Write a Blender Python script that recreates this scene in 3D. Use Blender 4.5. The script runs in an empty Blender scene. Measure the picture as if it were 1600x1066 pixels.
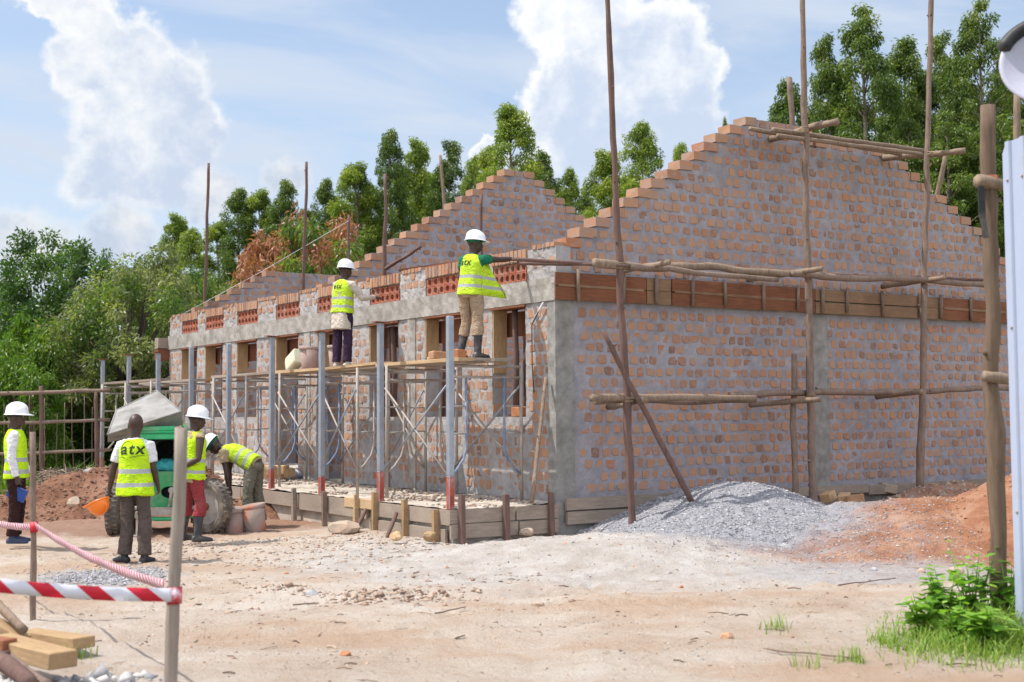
import bpy, bmesh, math, random
import numpy as np
from mathutils import Vector, Matrix, noise
from mathutils.bvhtree import BVHTree

SC = bpy.context.scene
COL = SC.collection
R = math.radians

# ------------------------------------------------------------------ camera
FPX, CAM_H = 2030.0, 1.72
PITCH, ROLL = math.atan(112 / FPX), R(0.34)
Fv = Vector((0, math.cos(PITCH), math.sin(PITCH)))
R0 = Vector((1, 0, 0)); U0 = R0.cross(Fv)
Rv = R0 * math.cos(ROLL) - U0 * math.sin(ROLL)
Uv = U0 * math.cos(ROLL) + R0 * math.sin(ROLL)
CAMPOS = Vector((0, 0, CAM_H))
cd = bpy.data.cameras.new('camera')
cam = bpy.data.objects.new('camera', cd); COL.objects.link(cam)
m = Matrix((Rv, Uv, -Fv)).transposed().to_4x4(); m.translation = CAMPOS
cam.matrix_world = m
cd.sensor_width = 36; cd.lens = 36 * FPX / 1600
cd.clip_start = 0.1; cd.clip_end = 3000
cd.dof.use_dof = True; cd.dof.focus_distance = 18.5; cd.dof.aperture_fstop = 2.2
SC.camera = cam
SC.view_settings.view_transform = 'Standard'; SC.view_settings.look = 'None'
SC.view_settings.gamma = 1; SC.view_settings.exposure = 0.9
SC.view_settings.use_curve_mapping = False

# ------------------------------------------------------------------ sun and sky
SUN_EL, SUN_DIR = R(60), Vector((-1.0, -0.04, 0)).normalized()
to_sun = Vector((SUN_DIR.x * math.cos(SUN_EL), SUN_DIR.y * math.cos(SUN_EL), math.sin(SUN_EL)))
sl = bpy.data.lights.new('sun', 'SUN'); sl.energy = 3.0; sl.angle = R(0.5); sl.color = (1, .955, .88)
so = bpy.data.objects.new('sun', sl); COL.objects.link(so)
so.rotation_euler = to_sun.to_track_quat('Z', 'Y').to_euler(); so.location = (0, 0, 30)


class NT:
    """short-hand for building a node tree"""
    def __init__(s, tree): s.t = tree; s.n = tree.nodes; s.l = tree.links
    def node(s, typ, **kw):
        n = s.n.new(typ)
        for k, v in kw.items(): setattr(n, k, v)
        return n
    def put(s, sock, v):
        if isinstance(v, bpy.types.NodeSocket): s.l.new(v, sock)
        elif v is not None:
            if hasattr(sock.default_value, '__len__') and not hasattr(v, '__len__'): v = (v,) * len(sock.default_value)
            if hasattr(sock.default_value, '__len__') and len(sock.default_value) == 4 and len(v) == 3: v = (*v, 1)
            sock.default_value = v
    def math(s, op, a, b=None, c=None, clamp=False):
        n = s.node('ShaderNodeMath', operation=op, use_clamp=clamp)
        for i, v in enumerate((a, b, c)):
            if v is not None: s.put(n.inputs[i], v)
        return n.outputs[0]
    def noise(s, vec, scale, detail=4, rough=.55, dim='3D', dist=0):
        n = s.node('ShaderNodeTexNoise', noise_dimensions=dim)
        if vec is not None: s.put(n.inputs['Vector'], vec)
        s.put(n.inputs['Scale'], scale); s.put(n.inputs['Detail'], detail); s.put(n.inputs['Roughness'], rough)
        s.put(n.inputs['Distortion'], dist)
        return n.outputs['Fac']
    def ramp(s, fac, stops, interp='LINEAR'):
        n = s.node('ShaderNodeValToRGB'); n.color_ramp.interpolation = interp
        e = n.color_ramp.elements
        while len(e) < len(stops): e.new(.5)
        for el, (p, c) in zip(e, stops):
            el.position = p; el.color = (*c, 1) if hasattr(c, '__len__') else (c, c, c, 1)
        s.put(n.inputs[0], fac)
        return n.outputs[0]
    def mix(s, fac, a, b, blend='MIX'):
        n = s.node('ShaderNodeMix', data_type='RGBA', blend_type=blend)
        s.put(n.inputs[0], fac); s.put(n.inputs[6], a); s.put(n.inputs[7], b)
        return n.outputs[2]
    def smooth(s, v, lo, hi):
        n = s.node('ShaderNodeMapRange', interpolation_type='SMOOTHSTEP')
        s.put(n.inputs[0], v); s.put(n.inputs[1], lo); s.put(n.inputs[2], hi)
        return n.outputs[0]


world = bpy.data.worlds.new('World'); SC.world = world; world.use_nodes = True
nt = NT(world.node_tree); nt.n.clear()
out = nt.node('ShaderNodeOutputWorld'); bg = nt.node('ShaderNodeBackground')
nt.l.new(bg.outputs[0], out.inputs[0])
sky = nt.node('ShaderNodeTexSky', sky_type='NISHITA')
sky.sun_disc = False; sky.sun_elevation = SUN_EL; sky.sun_rotation = math.atan2(SUN_DIR.x, SUN_DIR.y)
sky.air_density = 1.0; sky.dust_density = 1.2; sky.ozone_density = 1.5
SKY_STR = 0.100
tc = nt.node('ShaderNodeTexCoord'); sep = nt.node('ShaderNodeSeparateXYZ'); nt.l.new(tc.outputs['Generated'], sep.inputs[0])
az = nt.math('ARCTAN2', sep.outputs[0], sep.outputs[1]); el = nt.math('ARCSINE', sep.outputs[2])
cv = nt.node('ShaderNodeCombineXYZ'); nt.put(cv.inputs[0], az); nt.put(cv.inputs[1], el)
P = cv.outputs[0]


def wrp(scale, amt, seed):
    """angle coordinates pushed about by noise, for ragged cloud edges"""
    mp = nt.node('ShaderNodeVectorMath', operation='ADD'); nt.l.new(P, mp.inputs[0]); mp.inputs[1].default_value = (seed, seed * .7, seed)
    nn = nt.node('ShaderNodeTexNoise'); nt.l.new(mp.outputs[0], nn.inputs[0]); nn.inputs['Scale'].default_value = scale
    nn.inputs['Detail'].default_value = 9; nn.inputs['Roughness'].default_value = .6
    sb = nt.node('ShaderNodeVectorMath', operation='SUBTRACT'); nt.l.new(nn.outputs['Color'], sb.inputs[0]); sb.inputs[1].default_value = (.5, .5, .5)
    sc = nt.node('ShaderNodeVectorMath', operation='SCALE'); nt.l.new(sb.outputs[0], sc.inputs[0]); sc.inputs[3].default_value = amt
    ad = nt.node('ShaderNodeVectorMath', operation='ADD'); nt.l.new(P, ad.inputs[0]); nt.l.new(sc.outputs[0], ad.inputs[1])
    s2 = nt.node('ShaderNodeSeparateXYZ'); nt.l.new(ad.outputs[0], s2.inputs[0])
    return s2.outputs[0], s2.outputs[1]


def ang(px, py):
    d = Fv + Rv * (px - 800) / FPX - Uv * (py - 533) / FPX
    d.normalize(); return math.atan2(d.x, d.y), math.asin(d.z)


WX, WY = wrp(16, .075, 3.1)


def blob(px, py, rx, ry):
    """density of one cloud puff: 1 in its middle, 0 at its rim, negative outside"""
    a0, e0 = ang(px, py)
    dx = nt.math('DIVIDE', nt.math('SUBTRACT', WX, a0), rx / FPX)
    dy = nt.math('DIVIDE', nt.math('SUBTRACT', WY, e0), ry / FPX)
    return nt.math('SUBTRACT', 1, nt.math('SQRT', nt.math('ADD', nt.math('MULTIPLY', dx, dx), nt.math('MULTIPLY', dy, dy))))


def cloud(puffs):
    acc = None
    for p in puffs:
        b = blob(*p)
        if acc is None: acc = b
        else:
            n = nt.node('ShaderNodeMath', operation='SMOOTH_MAX'); nt.put(n.inputs[0], acc); nt.put(n.inputs[1], b); n.inputs[2].default_value = .12
            acc = n.outputs[0]
    return acc


A = cloud([(150, 25, 60, 45), (195, 75, 70, 60), (150, 110, 75, 55), (235, 130, 95, 75), (270, 215, 78, 75), (215, 190, 95, 80), (200, 270, 110, 70), (90, 12, 60, 26)])
B = cloud([(900, 20, 125, 85), (1020, 60, 110, 80), (870, 150, 75, 75), (960, 170, 130, 120), (1060, 120, 75, 70), (930, 260, 130, 60), (1040, 215, 90, 60), (765, 238, 38, 26)])
C = cloud([(180, 375, 65, 45), (40, 375, 95, 60), (465, 285, 55, 32), (330, 300, 70, 40), (-40, 420, 120, 60), (640, 330, 90, 40), (1500, -260, 300, 120), (-500, 200, 300, 160), (2300, 250, 350, 200)])
# light and shade inside the clouds comes from finer billows
b1 = nt.noise(P, 30, 6, .6); b2 = nt.noise(P, 9, 3, .5)
shade = nt.math('ADD', nt.math('MULTIPLY', b1, .75), nt.math('MULTIPLY', b2, .65))
full = None
col = None
haze_el = nt.smooth(el, 0.42, 0.0)
skyc = nt.node('ShaderNodeVectorMath', operation='SCALE'); nt.l.new(sky.outputs[0], skyc.inputs[0]); skyc.inputs[3].default_value = SKY_STR
# thin high veil in streaks over the whole sky
st_v = nt.node('ShaderNodeCombineXYZ'); nt.put(st_v.inputs[0], nt.math('MULTIPLY', az, 2.2)); nt.put(st_v.inputs[1], nt.math('MULTIPLY', nt.math('ADD', el, nt.math('MULTIPLY', az, .12)), 11))
veil = nt.smooth(nt.noise(st_v.outputs[0], 1.6, 6, .55, dist=.5), .36, .68)
veil = nt.math('ADD', nt.math('MULTIPLY', veil, .62), nt.math('ADD', nt.math('MULTIPLY', haze_el, .42), .18), clamp=True)
col = nt.mix(veil, skyc.outputs[0], (.365, .41, .48))
for k, (cl, lo, hi, wht, (gx, gy), gr) in enumerate(((C, -.05, .55, .50, (300, 360), 500), (A, -.06, .26, .545, (190, 150), 200), (B, -.03, .17, .57, (950, 130), 220))):
    mask = nt.smooth(cl, lo, hi)
    a0, e0 = ang(gx, gy)
    # sunlit towards the upper left, bluish shade towards the lower right, white rims
    grad = nt.math('MULTIPLY', nt.math('ADD', nt.math('MULTIPLY', nt.math('SUBTRACT', a0, az), .55), nt.math('SUBTRACT', el, e0)), FPX / gr * .5)
    body = nt.math('ADD', nt.math('ADD', nt.math('MULTIPLY', b1, .8), nt.math('MULTIPLY', nt.noise(P, 62, 5, .6, dist=.6), .3)), nt.math('MULTIPLY', b2, .55))
    body = nt.math('ADD', nt.math('ADD', body, nt.math('MULTIPLY', grad, .42)), nt.math('MULTIPLY', nt.smooth(cl, .45, .03), .22))
    cc = nt.mix(nt.smooth(body, .66, 1.12), (wht * .60, wht * .69, wht * .85), (wht, wht * 1.005, wht * 1.0))
    col = nt.mix(nt.math('MULTIPLY', mask, .93), col, cc)
# unseen bright clouds added behind and beside the camera to lighten the shaded gable
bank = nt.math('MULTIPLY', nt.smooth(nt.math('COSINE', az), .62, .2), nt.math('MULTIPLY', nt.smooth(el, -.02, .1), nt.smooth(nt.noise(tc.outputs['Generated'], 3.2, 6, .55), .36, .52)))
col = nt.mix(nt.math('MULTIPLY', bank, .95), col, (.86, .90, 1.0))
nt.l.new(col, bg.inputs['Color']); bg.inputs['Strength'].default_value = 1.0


# ------------------------------------------------------------------ pixel to place
def ray(px, py): return Fv + Rv * (px - 800) / FPX - Uv * (py - 533) / FPX
def at(px, py, Y): r = ray(px, py); return CAMPOS + r * (Y / r.y)
def gz(px, py, z=0.0): r = ray(px, py); return CAMPOS + r * ((z - CAM_H) / r.z)


YAW = R(33.8)
CORNER = Vector((.6, 17.8, 0))
D1 = Vector((-math.sin(YAW), math.cos(YAW), 0)); D2 = Vector((math.cos(YAW), math.sin(YAW), 0))
def W(s, t, z=0.0): return CORNER + D2 * s + D1 * t + Vector((0, 0, z))
def plane_pt(px, py, n, d):
    r = ray(px, py); k = (d - CAMPOS.dot(n)) / r.dot(n); return CAMPOS + r * k
def fac(px, py, s=0.0): return plane_pt(px, py, D2, (CORNER + D2 * s).dot(D2))      # on the long wall's plane, s metres behind it
def gab(px, py, t=0.0): return plane_pt(px, py, D1, (CORNER + D1 * t).dot(D1))      # on the gable wall's plane


# ------------------------------------------------------------------ mesh helpers
class MB:
    def __init__(s): s.v = []; s.f = []; s.mi = []
    def add(s, verts, faces, mi=0):
        b = len(s.v); s.v += [tuple(x) for x in verts]
        for f in faces: s.f.append([b + i for i in f]); s.mi.append(mi)
        return s
    def box(s, c, size, rot=None, mi=0, jit=0, taper=1.0):
        hx, hy, hz = size[0] / 2, size[1] / 2, size[2] / 2
        vs = []
        for z in (-1, 1):
            k = 1 if z < 0 else taper
            for x, y in ((-1, -1), (1, -1), (1, 1), (-1, 1)):
                v = Vector((x * hx * k, y * hy * k, z * hz))
                if jit: v += Vector((random.uniform(-jit, jit), random.uniform(-jit, jit), random.uniform(-jit, jit)))
                if rot is not None: v = rot @ v
                vs.append(v + Vector(c))
        return s.add(vs, ((3, 2, 1, 0), (4, 5, 6, 7), (0, 1, 5, 4), (1, 2, 6, 5), (2, 3, 7, 6), (3, 0, 4, 7)), mi)
    def plank(s, a, b, w, h, up=Vector((0, 0, 1)), mi=0, jit=0):
        a = Vector(a); b = Vector(b); d = (b - a); L = d.length; d.normalize()
        x = d.cross(up)
        if x.length < 1e-4: x = d.cross(Vector((0, 1, 0)))
        x.normalize(); z = x.cross(d)
        return s.box((a + b) / 2, (w, L, h), Matrix((x, d, z)).transposed(), mi, jit)
    def tube(s, path, rad, n=8, mi=0, caps=True, wob=0, flat=None):
        path = [Vector(p) for p in path]
        if not hasattr(rad, '__len__'): rad = [rad] * len(path)
        base = len(s.v); prev = None
        for i, p in enumerate(path):
            d = (path[min(i + 1, len(path) - 1)] - path[max(i - 1, 0)]).normalized()
            if prev is None:
                x = d.cross(Vector((0, 0, 1)))
                if x.length < .05: x = d.cross(Vector((0, 1, 0)))
                x.normalize()
            else:
                x = (prev - d * prev.dot(d)); x.normalize()
            prev = x; y = d.cross(x)
            for k in range(n):
                a = 2 * math.pi * k / n; r = rad[i] * (1 + (random.uniform(-wob, wob) if wob else 0))
                s.v.append(tuple(p + x * math.cos(a) * r + y * math.sin(a) * r))
        for i in range(len(path) - 1):
            for k in range(n):
                k2 = (k + 1) % n
                s.f.append([base + i * n + k, base + i * n + k2, base + (i + 1) * n + k2, base + (i + 1) * n + k]); s.mi.append(mi)
        if caps:
            s.f.append([base + k for k in range(n)][::-1]); s.mi.append(mi)
            e = base + (len(path) - 1) * n
            s.f.append([e + k for k in range(n)]); s.mi.append(mi)
        return s
    def loft(s, secs, n=20, mi=0, power=2.0):
        """closed shell through sections (centre, side axis, front axis, half width, half depth)"""
        base = len(s.v)
        for c, ax, ay, w, d in secs:
            for k in range(n):
                a = 2 * math.pi * k / n; ca, sa = math.cos(a), math.sin(a)
                ca = math.copysign(abs(ca) ** (2 / power), ca); sa = math.copysign(abs(sa) ** (2 / power), sa)
                s.v.append(tuple(Vector(c) + Vector(ax) * ca * w + Vector(ay) * sa * d))
        for i in range(len(secs) - 1):
            for k in range(n):
                k2 = (k + 1) % n
                s.f.append([base + i * n + k, base + i * n + k2, base + (i + 1) * n + k2, base + (i + 1) * n + k]); s.mi.append(mi)
        s.f.append([base + k for k in range(n)][::-1]); s.mi.append(mi)
        e = base + (len(secs) - 1) * n
        s.f.append([e + k for k in range(n)]); s.mi.append(mi)
        return s
    def ball(s, c, r, seg=14, rings=9, rot=None, mi=0):
        if not hasattr(r, '__len__'): r = (r, r, r)
        base = len(s.v); c = Vector(c)
        def put(v):
            v = Vector((v[0] * r[0], v[1] * r[1], v[2] * r[2]))
            if rot is not None: v = rot @ v
            s.v.append(tuple(v + c))
        put((0, 0, -1))
        for i in range(1, rings):
            ph = -math.pi / 2 + math.pi * i / rings
            for k in range(seg):
                a = 2 * math.pi * k / seg; put((math.cos(ph) * math.cos(a), math.cos(ph) * math.sin(a), math.sin(ph)))
        put((0, 0, 1)); top = len(s.v) - 1
        for k in range(seg):
            k2 = (k + 1) % seg
            s.f.append([base, base + 1 + k2, base + 1 + k]); s.mi.append(mi)
            for i in range(rings - 2):
                o = base + 1 + i * seg
                s.f.append([o + k, o + k2, o + seg + k2, o + seg + k]); s.mi.append(mi)
            o = base + 1 + (rings - 2) * seg
            s.f.append([o + k, o + k2, top]); s.mi.append(mi)
        return s
    def lathe(s, prof, c=(0, 0, 0), n=20, mi=0, rot=None, close=False):
        """profile of (radius, height)"""
        base = len(s.v); c = Vector(c)
        for r, z in prof:
            for k in range(n):
                a = 2 * math.pi * k / n; v = Vector((r * math.cos(a), r * math.sin(a), z))
                if rot is not None: v = rot @ v
                s.v.append(tuple(v + c))
        m = len(prof)
        for i in range(m - 1 + (1 if close else 0)):
            i2 = (i + 1) % m
            for k in range(n):
                k2 = (k + 1) % n
                s.f.append([base + i * n + k, base + i * n + k2, base + i2 * n + k2, base + i2 * n + k]); s.mi.append(mi)
        return s
    def build(s, name, mats, parent=None, loc=None, smooth=False, bevel=0):
        me = bpy.data.meshes.new(name); me.from_pydata(s.v, [], s.f)
        if not isinstance(mats, (list, tuple)): mats = [mats]
        for m_ in mats: me.materials.append(m_)
        me.polygons.foreach_set('material_index', s.mi)
        if smooth: me.polygons.foreach_set('use_smooth', [True] * len(me.polygons))
        me.update()
        if bevel:
            bm = bmesh.new(); bm.from_mesh(me)
            ed = [e for e in bm.edges if len(e.link_faces) == 2 and e.calc_face_angle(0) > .6]
            bmesh.ops.bevel(bm, geom=ed, offset=bevel, segments=1, affect='EDGES', clamp_overlap=True)
            bm.to_mesh(me); bm.free()
        return link(name, me, parent, loc)


def link(name, data, parent=None, loc=None):
    o = bpy.data.objects.new(name, data); COL.objects.link(o)
    if parent is not None: o.parent = parent
    if loc is not None: o.location = loc
    return o


def tag(o, label=None, cat=None, group=None, kind=None):
    if label: o['label'] = label
    if cat: o['category'] = cat
    if group: o['group'] = group
    if kind: o['kind'] = kind
    return o


def thing(name, label, cat, loc=(0, 0, 0), rz=0.0, group=None):
    o = link(name, None, None, loc); o.rotation_euler = (0, 0, rz)
    return tag(o, label, cat, group)


def copy_tree(o, parent=None):
    c = o.copy(); COL.objects.link(c); c.parent = parent
    for ch in [x for x in o.children]: copy_tree(ch, c)
    return c


def local(root):
    """world point to the root's own coordinates"""
    m_ = Matrix.LocRotScale(root.location, root.rotation_euler, root.scale).inverted()
    return lambda p: m_ @ Vector(p)


def np_mesh(name, verts, faces, mats, mi=None, smooth=False):
    """faces: array (n,4) or (n,3)"""
    verts = np.asarray(verts, np.float32); faces = np.asarray(faces, np.int32); k = faces.shape[1]
    me = bpy.data.meshes.new(name)
    me.vertices.add(len(verts)); me.vertices.foreach_set('co', verts.ravel())
    me.loops.add(faces.size); me.loops.foreach_set('vertex_index', faces.ravel())
    me.polygons.add(len(faces)); me.polygons.foreach_set('loop_start', np.arange(0, faces.size, k, dtype=np.int32))
    for m_ in (mats if isinstance(mats, (list, tuple)) else [mats]): me.materials.append(m_)
    if mi is not None: me.polygons.foreach_set('material_index', np.asarray(mi, np.int32))
    if smooth: me.polygons.foreach_set('use_smooth', np.ones(len(faces), bool))
    me.update(calc_edges=True)
    return me


# ------------------------------------------------------------------ materials
MATS = {}
def mat(name, rough=.85, spec=.3):
    m_ = bpy.data.materials.new(name); m_.use_nodes = True
    t = NT(m_.node_tree); b = t.n['Principled BSDF']
    b.inputs['Roughness'].default_value = rough; b.inputs['Specular IOR Level'].default_value = spec
    MATS[name] = m_
    return m_, t, b
def coords(t, kind='Object'):
    return t.node('ShaderNodeTexCoord').outputs[kind]
def bump(t, b, h, strength=.4, dist=.02):
    n = t.node('ShaderNodeBump'); n.inputs['Strength'].default_value = strength; n.inputs['Distance'].default_value = dist
    t.put(n.inputs['Height'], h); t.l.new(n.outputs[0], b.inputs['Normal'])
def stretch(t, vec, sc):
    n = t.node('ShaderNodeMapping'); t.put(n.inputs[0], vec); n.inputs['Scale'].default_value = sc; return n.outputs[0]
def plain(name, c, rough=.8, var=.25, scale=12, bmp=.15, spec=.3, metal=0, bdist=.01, dirt=None, dirt_amt=.5, dscale=3):
    """a colour with blotches and fine grain"""
    m_, t, b = mat(name, rough, spec); v = coords(t)
    n1 = t.noise(v, scale, 6, .6)
    c0 = tuple(x * (1 - var) for x in c); c1 = tuple(min(1, x * (1 + var)) for x in c)
    cc = t.ramp(n1, [(.3, c0), (.7, c1)])
    if dirt:
        cc = t.mix(t.math('MULTIPLY', t.smooth(t.noise(v, dscale, 7, .65), .45, .7), dirt_amt), cc, dirt)
    t.l.new(cc, b.inputs['Base Color']); b.inputs['Metallic'].default_value = metal
    if bmp: bump(t, b, t.noise(v, scale * 5, 5, .6), bmp, bdist)
    return m_
def wood(name, c_dark, c_light, scale=(14, 14, 1.2), rough=.85, bmp=.4, axis='Z', isl=.35):
    m_, t, b = mat(name, rough, .2); v = coords(t)
    v1 = stretch(t, v, scale)
    g = t.noise(v1, 3.0, 6, .65, dist=.6); g2 = t.noise(v, 2.2, 5, .6)
    rnd = t.node('ShaderNodeNewGeometry').outputs['Random Per Island']
    f = t.math('ADD', t.math('ADD', t.math('MULTIPLY', g, .6), t.math('MULTIPLY', g2, .4)), t.math('MULTIPLY', t.math('SUBTRACT', rnd, .5), isl))
    t.l.new(t.ramp(f, [(.28, c_dark), (.72, c_light)]), b.inputs['Base Color'])
    bump(t, b, g, bmp, .008)
    return m_


def mat_brick(name, hue=0):
    m_, t, b = mat(name, .92, .15); v = coords(t)
    rnd = t.node('ShaderNodeNewGeometry').outputs['Random Per Island']
    c = t.ramp(rnd, [(0, (0.218, 0.113, 0.073)), (.06, (0.268, 0.131, 0.073)), (.2, (0.361, 0.173, 0.092)), (.45, (0.420, 0.213, 0.113)), (.68, (0.454, 0.234, 0.122)), (.86, (0.395, 0.224, 0.132)), (.95, (0.446, 0.193, 0.088)), (1, (0.404, 0.152, 0.069))])
    blot = t.noise(v, 14, 6, .65)
    c = t.mix(t.math('MULTIPLY', t.smooth(blot, .46, .68), .85), c, (.30, .265, .25))
    c = t.mix(t.math('MULTIPLY', t.smooth(t.noise(v, 1.3, 4, .6), .5, .68), .30), c, (.25, .21, .20))          # mortar smears
    c = t.mix(t.math('MULTIPLY', t.smooth(t.noise(v, 38, 4, .6), .55, .75), .35), c, (.22, .10, .05))
    c = t.mix(.10, c, (.30, .255, .27))
    t.l.new(c, b.inputs['Base Color'])
    bump(t, b, t.noise(v, 60, 6, .65), .5, .008)
    return m_
def mat_mortar(name, c=(.285, .268, .29)):
    m_, t, b = mat(name, .95, .12); v = coords(t)
    n1 = t.noise(v, 5, 8, .65); n2 = t.noise(v, 1.1, 4, .6)
    a = tuple(x * .70 for x in c); d = tuple(min(1, x * 1.28) for x in c)
    cc = t.ramp(t.math('ADD', t.math('MULTIPLY', n1, .6), t.math('MULTIPLY', n2, .4)), [(.33, a), (.5, c), (.66, d)])
    # splashed clay in blotches
    cc = t.mix(t.math('MULTIPLY', t.smooth(t.noise(v, 2.0, 7, .7), .55, .72), .45), cc, (.34, .24, .165))
    t.l.new(cc, b.inputs['Base Color'])
    bump(t, b, t.noise(v, 26, 8, .7), .7, .015)
    return m_


M_BRICK = mat_brick('brick'); M_MORTAR = mat_mortar('mortar'); M_MORTARF = mat_mortar('trowelled mortar', (.34, .32, .315))
M_CONC = plain('concrete', (.325, .30, .275), .92, .28, 5, .7, .15, dirt=(.19, .165, .14), dirt_amt=.7, dscale=2.2)
M_CONC_D = plain('damp concrete', (.25, .24, .225), .92, .3, 5, .5, .15, dirt=(.15, .135, .12), dirt_amt=.6, dscale=2.4)
M_DUSTY = plain('dusty screed', (.44, .385, .325), .95, .25, 4, .6, .1, dirt=(.27, .24, .215), dirt_amt=.6, dscale=1.8)
M_TERRA = plain('terracotta', (.32, .10, .06), .85, .3, 9, .25, .2, dirt=(.36, .27, .22), dirt_amt=.7, dscale=7)
M_BOARD_RED = wood('reddish board', (.065, .028, .019), (.25, .10, .052), (1.2, 16, 16), isl=.8)
M_BOARD = wood('pale board', (.26, .165, .09), (.56, .40, .24), (2.0, 14, 14))
M_BOARD_TAN = wood('tan formwork board', (.095, .055, .036), (.29, .18, .108), (1.2, 16, 16), isl=.8)
M_BOARD_GREY = wood('grey board', (.16, .125, .10), (.37, .30, .24), (1.6, 12, 12))
M_BOARD_Y = wood('fresh cut timber', (.22, .135, .068), (.44, .30, .165), (2, 22, 22), isl=.1)
M_STAKE = wood('grey split stake', (.15, .12, .10), (.36, .30, .255), (14, 14, 1.0))
M_POLE = wood('bark pole', (.085, .058, .046), (.29, .21, .165), (9, 9, 2.2), bmp=.9)
M_POLE_L = wood('peeled pole', (.085, .058, .043), (.32, .235, .17), (9, 9, 2.4), bmp=.9)
M_POLE_D = wood('dark pole', (.07, .04, .034), (.20, .125, .105), (10, 10, 1.2))
M_GALV = plain('galvanised steel', (.27, .30, .35), .5, .22, 6, .1, .5, metal=.35, dirt=(.34, .31, .29), dirt_amt=.55, dscale=4)
M_REDOX = plain('red oxide paint', (.34, .07, .045), .7, .25, 9, .2, .3, dirt=(.33, .28, .26), dirt_amt=.9, dscale=6)
M_SCAF = plain('scaffold tube', (.36, .325, .295), .7, .3, 10, .25, .35, metal=.15, dirt=(.26, .15, .09), dirt_amt=.5, dscale=5)
M_SCAF_B = plain('blue painted tube', (.14, .20, .31), .6, .3, 10, .2, .35, dirt=(.33, .30, .28), dirt_amt=.7, dscale=5)
M_RUST = plain('rusty plate', (.20, .075, .04), .9, .35, 20, .3, .2)
M_DARK = plain('black rubber', (.018, .018, .02), .55, .3, 9, .15, .4, dirt=(.20, .17, .15), dirt_amt=.35, dscale=5)
M_TYRE = plain('dusty tyre', (.11, .095, .082), .9, .3, 9, .3, .2, dirt=(.33, .28, .23), dirt_amt=.7, dscale=5)

# ------------------------------------------------------------------ the brick building
random.seed(4)
COURSE, PITCHB, Z0 = .163, .186, .585
bld = thing('brick_building', 'long unfinished brick building with stepped gables and no roof yet', 'building', CORNER, YAW)
FAC = lambda u, z, o: (-o, u, z)            # long wall: runs along t, faces -s
GAB = lambda u, z, o: (u, -o, z)            # gable wall: runs along s, faces -t
def REV(t):                                  # window jamb facing the gable end (-t)
    return lambda u, z, o: (u, t - o, z)


def slab(mb, fr, u0, u1, z0, z1, depth, mi=0, amp=.010, step=.04, seed=0.0):
    """a wall slab with an uneven trowelled front"""
    nu = max(2, int((u1 - u0) / step) + 1); nz = max(2, int((z1 - z0) / step) + 1)
    base = len(mb.v); idx = {}
    for j in range(nz):
        for i in range(nu):
            u = u0 + (u1 - u0) * i / (nu - 1); z = z0 + (z1 - z0) * j / (nz - 1)
            o = amp * (noise.noise((u * 9, z * 9, seed)) + .6 * noise.noise((u * 23, z * 23, seed + 5)))
            idx[i, j] = len(mb.v); mb.v.append(fr(u, z, o))
    rim = {}
    def back(i, j):
        if (i, j) not in rim:
            u = u0 + (u1 - u0) * i / (nu - 1); z = z0 + (z1 - z0) * j / (nz - 1)
            rim[i, j] = len(mb.v); mb.v.append(fr(u, z, -depth))
        return rim[i, j]
    for j in range(nz - 1):
        for i in range(nu - 1):
            mb.f.append([idx[i, j], idx[i + 1, j], idx[i + 1, j + 1], idx[i, j + 1]]); mb.mi.append(mi)
    ring = [(i, 0) for i in range(nu)] + [(nu - 1, j) for j in range(1, nz)] + [(i, nz - 1) for i in range(nu - 2, -1, -1)] + [(0, j) for j in range(nz - 2, 0, -1)]
    for a, b in zip(ring, ring[1:] + ring[:1]):
        mb.f.append([idx[b], idx[a], back(*a), back(*b)]); mb.mi.append(mi)
    mb.f.append([back(*r) for r in ring][::-1]); mb.mi.append(mi)


def brick(mb, fr, uc, zc, w, h, o=.012, deep=.03, mi=1, rnd=.16):
    """one roughly squared brick end showing out of the mortar"""
    base = len(mb.v); K = 12
    tl = random.uniform(-.09, .09); oj = o + random.uniform(-.005, .005); tx, ty = random.uniform(-.05, .05), random.uniform(-.05, .05)
    pw = random.uniform(4.5, 9); ph = random.uniform(0, 6)
    fr_pts = []
    for k in range(K):
        a = 2 * math.pi * (k + .5) / K; c_, s_ = math.cos(a), math.sin(a)
        r_ = (abs(c_) ** pw + abs(s_) ** pw) ** (-1 / pw) * .5 * (1 + rnd * (.7 * math.sin(a * 2 + ph) * .5 + random.uniform(-.5, .5)))
        x, y = c_ * r_, s_ * r_
        fr_pts.append((uc + (x - y * tl) * w, zc + (y + x * tl) * h, tx * x * .1 + ty * y * .1))
    for u, z, e in fr_pts: mb.v.append(fr(uc + (u - uc) * .94, zc + (z - zc) * .94, oj + e + random.uniform(-.002, .002)))
    for u, z, e in fr_pts: mb.v.append(fr(u, z, oj + e - .005))
    for u, z, e in fr_pts: mb.v.append(fr(uc + (u - uc) * 1.08, zc + (z - zc) * 1.08, -deep))
    mb.f.append([base + k for k in range(K)]); mb.mi.append(mi)
    for l in (0, 1):
        for k in range(K):
            k2 = (k + 1) % K
            mb.f.append([base + l * K + k2, base + l * K + k, base + (l + 1) * K + k, base + (l + 1) * K + k2]); mb.mi.append(mi)


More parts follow.
